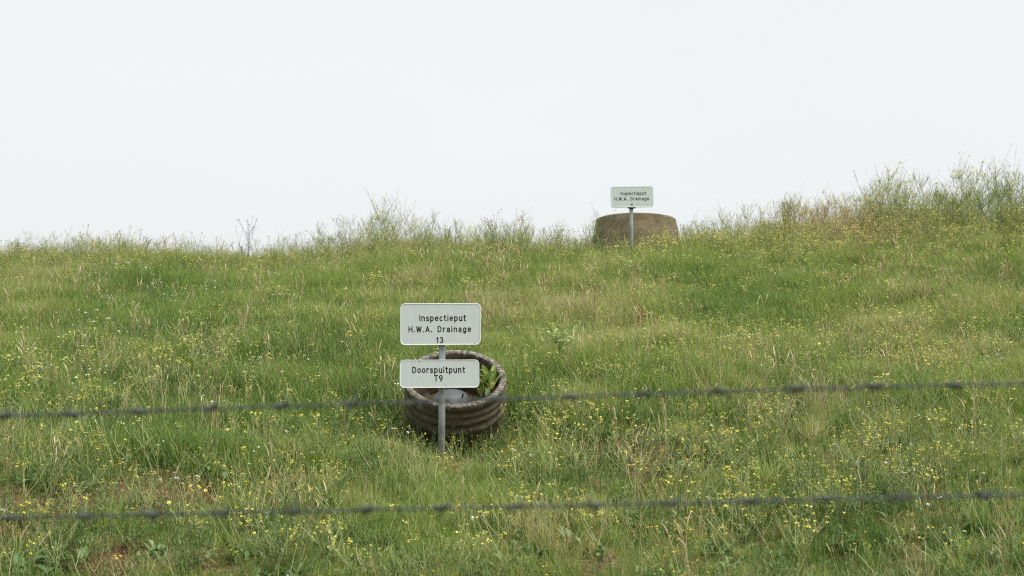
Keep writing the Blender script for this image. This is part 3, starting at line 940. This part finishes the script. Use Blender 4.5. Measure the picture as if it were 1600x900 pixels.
def k_mustard(seed, **kw):
    st, fl, lf = mustard(seed, **kw)
    return merged([(st, M_stem), (fl, M_yel), (lf, M_herb)])


def k_crest(seed, **kw):
    st, fl, lf = mustard(seed, **kw)
    return merged([(st, M_crest), (fl, M_yel), (lf, M_herb)])


def k_white(seed):
    r = random.Random(seed); st, fl = MB(), MB()
    for _ in range(r.randint(1, 3)):
        a = r.uniform(0, 6.28); q = 0.05 * r.random(); h = r.uniform(0.16, 0.3)
        pts, d = branch_pts(r, Vector((q * math.cos(a), q * math.sin(a), 0)), Vector((r.gauss(0, .15), r.gauss(0, .15), 1)), h, 0.1, 3, 0.08)
        st.tube(pts, 0.0015, 0.001, 3, 0.5)
        sz = r.uniform(0.006, 0.013)
        for _ in range(7):
            fl.disc(pts[-1] + Vector((r.gauss(0, 1), r.gauss(0, 1), r.gauss(0, 0.6))) * sz * 0.45, sz * 0.5, (r.gauss(0, .6), r.gauss(-0.4, .6), 1), r.random(), 5)
    return merged([(st, M_stem), (fl, M_whi)])


def k_amber(seed):
    r = random.Random(seed); fl, st = MB(), MB()
    for _ in range(r.randint(4, 9)):
        a = r.uniform(0, 6.28); q = 0.11 * math.sqrt(r.random()); h = r.uniform(0.06, 0.17)
        p = Vector((q * math.cos(a), q * math.sin(a), h))
        st.tube([(p.x * 0.7, p.y * 0.7, 0), p], 0.0012, 0.001, 3, 0.4)
        sz = r.uniform(0.006, 0.011)
        for _ in range(3):
            fl.disc(p + Vector((r.gauss(0, 1), r.gauss(0, 1), r.gauss(0, .4))) * sz * 0.5, sz * 0.7, (r.gauss(0, .4), r.gauss(-0.3, .4), 1), r.random(), 5)
    return merged([(st, M_stem), (fl, M_org)])


def k_herb(seed, big=1.0):
    """low leafy herb"""
    r = random.Random(seed); mb = MB()
    for _ in range(r.randint(16, 26)):
        a = r.uniform(0, 6.28); q = 0.07 * math.sqrt(r.random()) * big
        mb.leaf((q * math.cos(a), q * math.sin(a), r.uniform(0, 0.07) * big), r.uniform(0, 6.28), R(r.uniform(15, 75)), r.uniform(0.035, 0.085) * big, r.uniform(0.012, 0.026) * big, R(r.uniform(20, 90)), r.random(), 3, 0.3)
    return mb.mesh('herb_kind', M_herb)


def k_feather(seed):
    """fine-leaved grey-green herb"""
    r = random.Random(seed); mb = MB()
    for _ in range(9):
        a = r.uniform(0, 6.28)
        pts, d = branch_pts(r, Vector((r.gauss(0, .03), r.gauss(0, .03), 0)), Vector((math.cos(a) * .5, math.sin(a) * .5, 1)), r.uniform(0.12, 0.26), 0.3, 5, 0.12)
        mb.tube(pts, 0.0016, 0.001, 3, 0.4)
        for p in pts[1:]:
            for _ in range(5):
                a2 = r.uniform(0, 6.28)
                mb.blade(p, a2, r.uniform(0.015, 0.04), 0.004, r.uniform(0.3, 1.3), r.uniform(0.3, 1.1), 2)
    return mb.mesh('feather_kind', M_herb)


# ------------------------------------------------------------------ meadow
def maps(x, y):
    return dict(bare=field(x, y, BARE), dark=field(x, y, DARK), green=field(x, y, GREEN), brown=field(x, y, BROWN),
                n1=fbm(x, y, 1.6, 31), n2=fbm(x, y, 0.45, 37), n3=fbm(x, y, 4.0, 41, 2))


def crest_amount(x, y):
    return np.clip((y - 16.8) / 3.0, 0, 1)


# turf
x, y = sample(30000)
mp = maps(x, y)
keep = rng.random(len(x)) > np.clip(mp['bare'] * 1.0 + np.clip((0.24 - mp['n1']) * 3, 0, 0.3) * (y < 12.5), 0, 0.96)
x, y = x[keep], y[keep]; mp = {k: v[keep] for k, v in mp.items()}
tint = 0.36 - 0.08 * np.clip((10.0 - y) / 2.5, 0, 1) + (mp['n1'] - 0.5) * 0.6 + (mp['n2'] - 0.5) * 0.8 + mp['brown'] * 0.2 - mp['green'] * 0.16 - mp['dark'] * 0.28 + mp['bare'] * 0.2 + rng.normal(0, 0.09, len(x))
hgt = 0.55 + 0.95 * np.clip((y - 8.5) / 6, 0, 1) + (mp['n2'] - 0.5) * 1.5 + (fbm(x, y, 1.0, 53) - 0.5) * 1.1 + mp['dark'] * 0.25
nearring = np.exp(-0.5 * (((x + 0.46) / 0.55) ** 2 + ((y - 10.8) / 0.3) ** 2))
hgt = np.clip(hgt * (1 - 0.35 * nearring), 0.62, 1.9) * (1 - 0.7 * np.clip(mp['bare'], 0, 1))
scatter('meadow_grass', [k_grass(100 + s, 84, 0.125, 0.05, 0.20, 0.0052) for s in range(12)], x, y, hgt, np.clip(tint, 0, 0.9),
        'mixed green and straw coloured grass covering the slope', 'grass', 0.16)

# dead litter over the soil
x, y = sample(15000, 5.5, 14)
mp = maps(x, y)
keep = rng.random(len(x)) < np.clip(0.25 + mp['bare'] * 1.2 + mp['brown'] * 0.4, 0, 1)
x, y = x[keep], y[keep]
scatter('dead_litter', [k_thatch(200 + s) for s in range(5)], x, y, rng.uniform(0.7, 1.4, len(x)), np.clip(0.45 + (fbm(x, y, 0.6, 61) - 0.5) * 1.2, 0, 1),
        'brown dead grass litter lying on bare soil patches', 'grass litter', 0.2)

# taller blades through the upper slope
x, y = sample(17500, 6.5, 22.5)
mp = maps(x, y)
keep = (rng.random(len(x)) < 0.22 + 0.8 * np.clip((y - 9.5) / 4, 0, 1) * (0.35 + mp['n1'])) & (((x + 0.46) / 0.6) ** 2 + ((y - 10.4) / 0.5) ** 2 > 1) & (mp['bare'] < 0.35)
x, y = x[keep], y[keep]; mp = {k: v[keep] for k, v in mp.items()}
tint = 0.45 + (mp['n1'] - 0.5) * 0.6 + (mp['n3'] - 0.5) * 0.5 + mp['brown'] * 0.15 - mp['green'] * 0.15 + rng.normal(0, 0.16, len(x))
scatter('tall_grass', [k_grass(300 + s, 20, 0.12, 0.16, 0.36, 0.0040, 0.30, (0.05, 0.55)) for s in range(7)], x, y, rng.uniform(0.6, 1.1, len(x)) * (1 - 0.45 * mp['green']), np.clip(tint, 0, 0.95),
        'taller loose grass on the upper half of the slope', 'grass', 0.14)

# longer tussocks that break up the turf
x, y = sample(1500, 5.8, 22)
mp = maps(x, y)
keep = (rng.random(len(x)) < np.clip(0.35 + mp['green'] * 0.4 + mp['dark'] * 0.5, 0, 1)) & (((x + 0.46) / 0.75) ** 2 + ((y - 10.5) / 0.6) ** 2 > 1) & (mp['bare'] < 0.35)
x, y = x[keep], y[keep]; mp = {k: v[keep] for k, v in mp.items()}
scatter('grass_tussocks', [k_grass(350 + s, 110, 0.07, 0.12, 0.34, 0.0056, 0.12, (0.2, 1.3)) for s in range(6)], x, y, rng.uniform(0.5, 1.15, len(x)), np.clip(0.3 - 0.2 * mp['dark'] + rng.normal(0, 0.2, len(x)), 0, 0.9),
        'thick arching grass tussocks scattered over the slope', 'grass', 0.2)

# straw seed heads
x, y = sample(12000, 6.0, 22)
mp = maps(x, y); sf = field(x, y, STRAW)
keep = rng.random(len(x)) < np.clip(0.05 + sf * 0.5 + 0.06 * (mp['n3'] > 0.5), 0, 1) * np.clip((y - 5.5) / 5.5, 0.2, 1) * ((x + 0.5) ** 2 + (y - 10.4) ** 2 > 0.7) * (1 - 0.6 * mp['green'])
x, y = x[keep], y[keep]
scatter('seed_grass', [k_seed(400 + s) for s in range(8)], x, y, rng.uniform(0.6, 1.15, len(x)), rng.uniform(0.2, 0.8, len(x)),
        'pale straw seed heads standing above the grass', 'grass', 0.10, 0.10)

# leafy ground cover
x, y = sample(12000, 5.5, 22.5)
mp = maps(x, y)
keep = rng.random(len(x)) < np.clip(0.10 + mp['dark'] * 0.9 + 0.6 * (mp['n2'] > 0.55) + 0.25 * crest_amount(x, y), 0, 1)
x, y = x[keep], y[keep]; mp = {k: v[keep] for k, v in mp.items()}
scatter('leafy_ground_cover', [k_herb(500 + s) for s in range(6)], x, y, rng.uniform(0.6, 1.25, len(x)), np.clip(0.45 - mp['dark'] * 0.35 + rng.normal(0, 0.2, len(x)), 0, 1),
        'low dark green leafy herbs among the grass', 'ground cover', 0.15)
x, y = sample(7500, 5.5, 22.5)
mp = maps(x, y)
keep = rng.random(len(x)) < np.clip(0.25 + mp['dark'] * 0.6 + 0.6 * (fbm(x, y, 1.3, 71) > 0.52), 0, 1)
x, y = x[keep], y[keep]
scatter('feathery_ground_cover', [k_feather(600 + s) for s in range(5)], x, y, rng.uniform(0.6, 1.2, len(x)), np.clip(rng.normal(0.6, 0.2, len(x)), 0, 1),
        'grey-green fine-leaved herbs scattered through the meadow', 'ground cover', 0.15)

# yellow flowering weeds of the upper slope (those nearer are single plants, below)
x, y = sample(11000, 10.9, 22.0)
yf = field(x, y, YEL_B)
keep = (((x + 0.46) / 0.6) ** 2 + ((y - 10.6) / 0.6) ** 2 > 1) & (((x - 1.3) / 0.35) ** 2 + ((y - 19.2) / 0.8) ** 2 > 1) & (rng.random(len(x)) < np.clip(0.12 + yf * 0.6 + 0.2 * (fbm(x, y, 1.1, 83) > 0.52) + 0.25 * crest_amount(x, y), 0, 1))
x, y = x[keep], y[keep]
scatter('yellow_weeds', [k_mustard(700 + s, h=0.38, nbr=5, sub=2, fsize=0.019, leaves=4, flower_p=0.68) for s in range(9)], x, y, rng.uniform(0.45, 0.95, len(x)) * (1 + 0.5 * crest_amount(x, y) * np.clip((x + 3) / 5, 0.2, 1)), np.clip(rng.normal(0.55, 0.2, len(x)), 0, 1),
        'yellow flowering weeds spread over the upper slope', 'wildflowers', 0.12)

# white heads and low amber flowers
x, y = sample(9000, 6.0, 21)
wf = field(x, y, WHITE)
keep = rng.random(len(x)) < np.clip(0.03 + wf * 0.5, 0, 1) * np.clip((y - 6) / 3, 0.3, 1)
x, y = x[keep], y[keep]
scatter('white_flowers', [k_white(800 + s) for s in range(6)], x, y, rng.uniform(0.6, 1.15, len(x)), rng.uniform(0.2, 0.8, len(x)),
        'small white flower heads dotted through the grass', 'wildflowers', 0.12)
x, y = sample(9000, 5.8, 21)
af = field(x, y, AMBER)
keep = rng.random(len(x)) < np.clip(0.05 + af * 0.5, 0, 1)
x, y = x[keep], y[keep]
scatter('amber_flowers', [k_amber(850 + s) for s in range(6)], x, y, rng.uniform(0.7, 1.2, len(x)), rng.uniform(0.2, 0.8, len(x)),
        'low amber yellow flowers close to the ground', 'wildflowers', 0.1)

# wiry weeds along the crest
_vx = np.array([-200, 0, 100, 200, 300, 400, 500, 600, 680, 750, 850, 920, 1000, 1100, 1200, 1300, 1400, 1600, 1900])
_vh = np.array([.62, .62, .68, .70, .60, .62, .76, .95, .90, .92, .88, .88, .72, .95, 1.08, 1.0, 1.22, 1.28, 1.28])
_vd = np.array([.95, .95, 1.0, 1.0, .9, .85, .72, .60, .60, .70, .72, .68, .66, .68, .68, .64, .62, .62, .62])
x, y = sample(7600, 16.2, 22.6)
pxx = 800 + F_PX * x / y
vh = np.interp(pxx, _vx, _vh); vd = np.interp(pxx, _vx, _vd)
infront = np.exp(-0.5 * ((x - t2.x) / 0.8) ** 2) * (y < t2.y)
rt = np.clip((pxx - 950) / 250, 0, 1)
front = np.maximum(np.clip((y - 16.4) / 3.2, 0.0, 1), rt * 0.45 * np.clip((y - 16.0) / 1.0, 0, 1))
keep = rng.random(len(x)) < vd * 0.55 * (0.25 + 0.75 * front) * (1 - 0.4 * infront)
vh = vh * (0.45 + 0.55 * front)
x, y, vh, infront = x[keep], y[keep], vh[keep], infront[keep]
tint = 0.40 + (fbm(x, y, 1.2, 91) - 0.5) * 0.5 + rng.normal(0, 0.12, len(x)) + 0.5 * np.exp(-0.5 * ((x - 4.4) / 0.45) ** 2)
scatter('crest_weeds', [k_crest(900 + s, h=0.62, nbr=8, sub=3, spread=0.6, fsize=0.017, stem_r=0.0019, pods=2, flower_p=0.42, leaves=5, fan=0.16, lowfork=0.1) for s in range(9)],
        x, y, vh / 0.62 * rng.triangular(0.3, 0.5, 1.02, len(x)) * (1 - 0.45 * infront), np.clip(tint, 0, 1), 'dense wiry weeds standing against the sky along the crest', 'weeds', 0.10)

def k_stalk(seed):
    r = random.Random(seed); st, fl = MB(), MB()
    for _ in range(r.randint(2, 5)):
        pts, d = branch_pts(r, Vector((r.gauss(0, .06), r.gauss(0, .06), 0)), Vector((r.gauss(0.12, .16), r.gauss(0, .16), 1)), r.uniform(0.25, 0.55), 0.1, 5, 0.07)
        st.tube(pts, 0.002, 0.0013, 3, r.uniform(0.1, 0.9))
        for _ in range(3):
            fl.disc(pts[-1] + Vector((r.gauss(0, 1), r.gauss(0, 1), r.gauss(0, 1))) * 0.004, 0.006, (r.gauss(0, 1), -1, r.gauss(0, 1)), r.uniform(0, 0.5), 5)
        for k in (2, 3, 4):
            if r.random() < 0.6:
                a = r.uniform(0, 6.28)
                p2, _ = branch_pts(r, pts[k], Vector((math.cos(a) * .6, math.sin(a) * .6, 0.8)), r.uniform(0.05, 0.14), 0.3, 3, 0.1)
                st.tube(p2, 0.0014, 0.001, 3, r.uniform(0.1, 0.9)); fl.disc(p2[-1], 0.006, (0.1, -1, 0.4), r.uniform(0, 0.6), 5)
    return merged([(st, M_crest), (fl, M_crest)])


x, y = sample(3000, 18.8, 22.0)
keep = rng.random(len(x)) < np.clip((fbm(x, y, 0.9, 97) - 0.3) * 1.7, 0.05, 0.9)
x, y = x[keep], y[keep]
scatter('skyline_stalks', [k_stalk(960 + s) for s in range(8)], x, y, rng.uniform(0.35, 1.25, len(x)), np.clip(rng.normal(0.35, 0.2, len(x)), 0, 1),
        'thin headed stalks rising over the crest against the sky', 'weeds', 0.10)

def k_wisp(seed):
    r = random.Random(seed); st = MB()
    for _ in range(r.randint(4, 8)):
        a = r.uniform(0, 6.28)
        pts, d = branch_pts(r, Vector((r.gauss(0, .07), r.gauss(0, .07), 0)), Vector((math.cos(a) * .3, math.sin(a) * .3, 1)), r.uniform(0.2, 0.45), -0.05, 5, 0.10)
        sh = r.uniform(0.1, 1.0)
        st.tube(pts, 0.0018, 0.0012, 3, sh)
        for k in (2, 3, 4):
            if r.random() < 0.55:
                a = r.uniform(0, 6.28)
                p2, _ = branch_pts(r, pts[k], Vector((math.cos(a) * .7, math.sin(a) * .7, 0.7)), r.uniform(0.05, 0.15), 0.3, 3, 0.12)
                st.tube(p2, 0.0014, 0.0010, 3, sh)
    return st.mesh('wisp_kind', M_stem)


x, y = sample(7000, 7.0, 21.0)
keep = (rng.random(len(x)) < np.clip((fbm(x, y, 1.1, 131) - 0.25) * 1.5, 0.05, 0.9) * np.clip((y - 5.5) / 5, 0.3, 1)) & (((x + 0.46) / 0.7) ** 2 + ((y - 10.6) / 0.6) ** 2 > 1) & (field(x, y, BARE) < 0.35)
x, y = x[keep], y[keep]
scatter('wispy_stems', [k_wisp(1200 + s) for s in range(8)], x, y, rng.uniform(0.6, 1.1, len(x)), np.clip(rng.normal(0.5, 0.25, len(x)), 0, 1),
        'thin pale tangled stems through the meadow', 'weeds', 0.14)

# ------------------------------------------------------------------ single yellow flowering weeds of the lower slope
kinds = []
for s in range(9):
    st, fl, lf = mustard(1000 + s, h=0.40, nbr=5 + s % 3, sub=2, spread=0.85, fsize=0.0185, stem_r=0.0026, leaves=7, flower_p=0.52)
    kinds.append((st.mesh('stem', M_stem_o), fl.mesh('flower_heads', M_yel_o), lf.mesh('leaves', M_herb_o)))
spots = []
x, y = sample(2600, 6.4, 11.0, 1.0, 0.1)
yf = field(x, y, YEL_B)
keep = rng.random(len(x)) < np.clip(0.11 + 0.38 * yf, 0, 1)
for a, b in zip(x[keep], y[keep]):
    z = h1(a, b)
    v = Vector((a, b, z - CAM_Z))
    fwd = v.y * CP + v.z * SP; upv = -v.y * SP + v.z * CP
    py = 450 - F_PX * upv / fwd; px = 800 + F_PX * a / fwd
    if 655 < py < 925 and -10 < px < 1610 and not (600 < px < 820 and py < 722):
        spots.append((a, b, z, px, py))
random.shuffle(spots)
ROWS = [(860, 'at the bottom edge'), (825, 'above the bottom edge'), (795, 'along the lower wire'), (760, 'just above the lower wire'), (730, 'midway between the wires'), (700, 'below the upper wire'), (0, 'close under the upper wire')]
COLS = ['at far left', 'left of the thistle-like clump', 'well left of the signpost', 'left of the signpost', 'under the signpost', 'right of the near ring',
        'by the brown soil', 'right of centre', 'well to the right', 'at far right']
ORD = ['first', 'second', 'third', 'fourth', 'fifth', 'sixth', 'seventh', 'eighth', 'ninth', 'tenth', 'eleventh', 'twelfth', 'thirteenth', 'fourteenth', 'fifteenth', 'sixteenth', 'seventeenth', 'eighteenth']
for (px, py) in [(650, 702), (668, 704), (716, 706), (735, 698), (748, 703), (778, 700), (700, 716), (765, 708)]:
    g = ground_at(px, py); spots.insert(0, (g.x, g.y, g.z, px, py))
zones = {}
for sp in spots[:285]:
    row = next(t for lim, t in ROWS if sp[4] > lim)
    zones.setdefault((row, COLS[min(9, max(0, int(sp[3] // 160)))]), []).append(sp)
plan = []
for (row, colm), sps in zones.items():
    sps.sort(key=lambda q: q[3])
    for i, sp in enumerate(sps):
        plan.append(sp[:3] + ('%s yellow weed from left %s, %s' % (ORD[min(i, 17)], row, colm) if len(sps) > 1 else 'lone wiry yellow weed %s, %s' % (row, colm), 'yellow weeds of the lower slope'))
for (a, b, z, lab, grp) in plan:
    k = random.randrange(9); sc = random.uniform(0.5, 1.05)
    o = tag(empty('yellow_flowered_weed', (a, b, z - 0.01), (random.gauss(0, 0.12), random.gauss(0, 0.12), random.uniform(0, 6.28))), lab, 'wildflower', grp)
    o.scale = (sc, sc, sc)
    for nm, me in zip(('stem', 'flower_heads', 'leaves'), kinds[k]):
        q = put(nm, me, o)
        if nm != 'stem': q['kind'] = 'stuff'

# ------------------------------------------------------------------ single leafy plants
leaf_meshes = []
for s in range(6):
    r = random.Random(60 + s); mb = MB()
    mb.leaf((0, 0, 0), 0, R(r.uniform(25, 65)), r.uniform(0.10, 0.17), r.uniform(0.035, 0.055), R(r.uniform(40, 100)), r.random(), 5, 0.3)
    leaf_meshes.append(mb.mesh('leaf', M_herb_o))


def rosette(px, py, n, size, label, spread=0.05):
    p = ground_at(px, py)
    o = tag(empty('leafy_plant', p), label, 'plant')
    for k in range(n):
        sc = size * random.uniform(0.65, 1.15)
        put('leaf', leaf_meshes[random.randrange(6)], o, (random.gauss(0, spread), random.gauss(0, spread), random.uniform(0, 0.05)),
            (random.gauss(0, 0.12), random.gauss(0, 0.12), random.uniform(0, 6.28)), (sc, sc, sc))
    return o


for args in [(165, 697, 22, 1.0, 'dark green leafy clump under the upper wire, far left', 0.07),
             (42, 765, 20, 0.95, 'dark green leafy clump at the left edge above the bare soil', 0.07),
             (632, 718, 24, 1.05, 'dark green leafy clump at the left foot of the near concrete ring', 0.08),
             (748, 706, 18, 0.8, 'low leafy clump at the right foot of the near concrete ring', 0.09),
             (888, 722, 14, 1.15, 'light green broad-leaved rosette right of the ring beside brown soil', 0.05),
             (962, 690, 16, 1.0, 'green leafy clump just above the brown soil right of the ring', 0.06),
             (820, 664, 14, 0.9, 'low dark leafy clump touching the right side of the near concrete ring', 0.06),
             (1449, 634, 16, 1.25, 'broad-leaved rosette directly under the upper wire at right', 0.06),
             (78, 893, 22, 1.15, 'large leafy weed in the bottom left corner', 0.09),
             (1385, 880, 14, 0.62, 'leafy rosette near the bottom edge, right of centre', 0.06),
             (1062, 742, 22, 1.0, 'sprawling grey-green leafy weed between the wires, right of the brown soil', 0.1),
             (325, 745, 18, 1.0, 'leafy thistle-like clump between the wires at left', 0.07),
             (1345, 800, 16, 0.9, 'leafy clump right below the lower wire at right', 0.08)]:
    rosette(*args)

sap_leaf = []
for s_ in range(3):
    r = random.Random(90 + s_); mb = MB()
    mb.leaf((0, 0, 0), 0, R(r.uniform(25, 65)), r.uniform(0.12, 0.17), r.uniform(0.045, 0.06), R(r.uniform(30, 80)), r.random(), 5, 0.3)
    sap_leaf.append(mb.mesh('leaf', M_sap))

# young sapling right of the ring
p = ground_at(880, 590)
sap = tag(empty('sapling', p), 'young leafy sapling with a dark stem right of the near sign', 'sapling')
mb = MB(); r = random.Random(5)
stp, q = branch_pts(r, Vector((0, 0, 0)), Vector((0.1, 0, 1)), 0.30, 0.1, 6, 0.09)
mb.tube(stp, 0.006, 0.0025, 5, 0.5)
brs = []
for k in range(7):
    i = r.randint(2, 5); a = r.uniform(0, 6.28)
    bp_, _ = branch_pts(r, stp[i], Vector((math.cos(a), math.sin(a) * 0.6, 0.55)), r.uniform(0.09, 0.17), 0.3, 3, 0.1)
    mb.tube(bp_, 0.0025, 0.0015, 3, 0.5); brs += bp_[1:]
put('stem', mb.mesh('stem', M_bark), sap)
for k in range(46):
    bpnt = r.choice(brs + stp[4:])
    sc = r.uniform(0.3, 0.6)
    put('leaf', sap_leaf[k % 3], sap, bpnt, (r.gauss(0, 0.3), r.gauss(0, 0.3), r.uniform(0, 6.28)), (sc, sc, sc))

sap.scale = (1.3, 1.3, 1.3)

# red-brown sorrel stalks
for (px, py, hh, lab) in [(1000, 535, 0.34, 'rusty red sorrel stalk on the slope below the far sign'),
                          (816, 500, 0.26, 'short rusty sorrel stalk on the slope right of the near sign'),
                          (972, 540, 0.2, 'small reddish sorrel stalk left of the tall rusty one')]:
    p = ground_at(px, py)
    o = tag(empty('sorrel_plant', p), lab, 'plant')
    st, sd = MB(), MB(); r = random.Random(px)
    for _ in range(3):
        pts, q = branch_pts(r, Vector((r.gauss(0, .015), r.gauss(0, .015), 0)), Vector((r.gauss(0, .1), r.gauss(0, .1), 1)), hh * r.uniform(0.8, 1.05), 0.1, 6, 0.05)
        st.tube(pts, 0.002, 0.0014, 4, 0.5)
        for i in range(3, 7):
            for _ in range(14):
                c = pts[i] + Vector((r.gauss(0, .009), r.gauss(0, .009), r.gauss(0, .018)))
                sd.disc(c, 0.005, (r.gauss(0, 1), r.gauss(-0.5, 1), r.gauss(0.3, 1)), r.random(), 4)
    put('stem', st.mesh('stem', M_rust), o); tag(put('seed_heads', sd.mesh('seed_heads', M_rust), o), kind='stuff')

# ------------------------------------------------------------------ single weeds that stand out on the skyline
def skyline_weed(px, d, h, seed, label, mat, nbr=10, sub=3, spread=0.5, fan=0.0, heads=None, pods=2, stem_r=0.003, leaves=8, lowfork=0.2):
    u = (px - 800) / F_PX
    a = u * d; z = h1(a, d)
    o = tag(empty('tall_weed', (a, d, z - 0.02)), label, 'weed')
    st, fl, lf = mustard(seed, h=h, nbr=nbr, sub=sub, spread=spread, fsize=0.02, stem_r=stem_r, pods=pods, flower_p=0.9 if heads else 0.25, leaves=leaves, fan=fan, lowfork=lowfork)
    put('stem', st.mesh('stem', mat), o)
    tag(put('flower_heads', fl.mesh('flower_heads', heads or M_yel_o), o), kind='stuff')
    tag(put('leaves', lf.mesh('leaves', M_herb_o), o), kind='stuff')


skyline_weed(384, 20.4, 0.92, 31, 'dark upright knobbly weed on the skyline, left of centre', M_dark, 10, 1, 0.26, 0.0, M_dark, 0, 0.0030, 8, 0.25)
skyline_weed(372, 20.7, 0.5, 32, 'short dark weed leaning beside the dark upright one on the skyline', M_dark, 9, 2, 0.3, 0.0, M_dark, 1, 0.003)
skyline_weed(570, 20.5, 0.86, 33, 'bushy wiry weed on the skyline above the near sign', M_crest_o, 11, 3, 0.8, pods=1, stem_r=0.0025)
skyline_weed(612, 20.6, 1.12, 34, 'tallest thin wiry weed on the skyline above the near sign', M_crest_o, 13, 3, 0.7)
skyline_weed(645, 20.4, 0.92, 35, 'wide spreading grey-green weed right of the tallest thin one', M_crest_o, 11, 3, 0.9, pods=1, stem_r=0.0025)
skyline_weed(690, 20.5, 0.72, 36, 'low wiry weed on the skyline over the right end of the near sign', M_crest_o, 12, 3, 0.8, 0.2)
skyline_weed(780, 20.6, 0.80, 37, 'wiry weed with small brown heads on the skyline, centre', M_crest_o, 12, 3, 0.5, 0.05, M_rust)
skyline_weed(808, 20.7, 0.86, 38, 'thin weed with brown heads leaning right on the skyline, centre', M_crest_o, 9, 2, 0.4, 0.25, M_rust)
skyline_weed(920, 20.2, 0.85, 39, 'fine dense weed touching the left side of the far concrete cone', M_crest_o, 14, 4, 0.5, 0.08)
skyline_weed(1228, 20.2, 0.85, 40, 'dark leafy stem leaning right on the skyline, right of the far cone', M_dark, 13, 3, 0.4, 0.25, None, 2, 0.004, 16)
skyline_weed(1370, 20.6, 1.15, 41, 'tall wispy weed rising over the rusty patch on the right skyline', M_crest_o, 12, 3, 0.5, 0.12)
skyline_weed(1450, 20.7, 1.20, 42, 'tall forked weed on the right skyline, between two others', M_crest_o, 12, 3, 0.6, 0.12)
skyline_weed(1530, 20.6, 1.34, 43, 'tallest wispy weed near the right end of the skyline', M_crest_o, 12, 3, 0.45, 0.14)
skyline_weed(1585, 20.5, 1.10, 44, 'wiry weed leaning right at the right end of the skyline', M_crest_o, 12, 3, 0.5, 0.25)

for (px, d, h, sd, lab) in [(1016, 19.75, 0.56, 51, 'tall yellow-flowered weed in front of the far cone, right of the far post'),
                           (1036, 19.7, 0.50, 52, 'yellow-flowered weed in front of the right side of the far cone'),
                           (1052, 19.9, 0.46, 53, 'yellow-flowered weed at the right foot of the far cone'),
                           (962, 19.7, 0.34, 54, 'yellow-flowered weed left of the far post, before the cone')]:
    skyline_weed(px, d, h, sd, lab, M_stem_o, 11, 3, 0.55, 0.0, M_yel_o, 1, 0.0024, 8)

# dry grass leaning in the wind on the left skyline
for (px, n_, hh, ln, lab) in [(15, 60, 0.50, 0.65, 'dry straw grass clump leaning right at the left edge of the skyline'),
                              (190, 5, 0.60, 0.5, 'few tall pale grass plumes leaning right on the left skyline'),
                              (228, 3, 0.56, 0.75, 'pair of pale plumes bent low to the right beside taller ones')]:
    r = random.Random(px); d = 20.4; a = (px - 800) / F_PX * d
    o = tag(empty('dry_grass_clump', (a, d, h1(a, d) - 0.02)), lab, 'grass')
    st, hd = MB(), MB()
    for _ in range(n_):
        bx = Vector((r.gauss(0, 0.22 if n_ > 10 else 0.05), r.gauss(0, 0.12), 0)); h = hh * r.uniform(0.6, 1.0); le = ln * r.uniform(0.6, 1.3)
        pts = [bx + Vector((h * le * t ** 1.6, h * 0.1 * t, h * t * (1 - 0.18 * le * t))) for t in np.linspace(0, 1, 7)]
        st.tube(pts, 0.0018, 0.0011, 3, r.random())
        tip = pts[-1]; dr = (tip - pts[-2]).normalized()
        hd.tube([tip - dr * 0.03, tip + dr * 0.02, tip + dr * 0.07 + Vector((0.008, 0, -0.006)), tip + dr * 0.11 + Vector((0.02, 0, -0.02))], 0.0055, 0.0012, 4, r.random())
    put('stem', st.mesh('stem', M_straw_o), o); tag(put('seed_heads', hd.mesh('seed_heads', M_straw_o), o), kind='stuff')
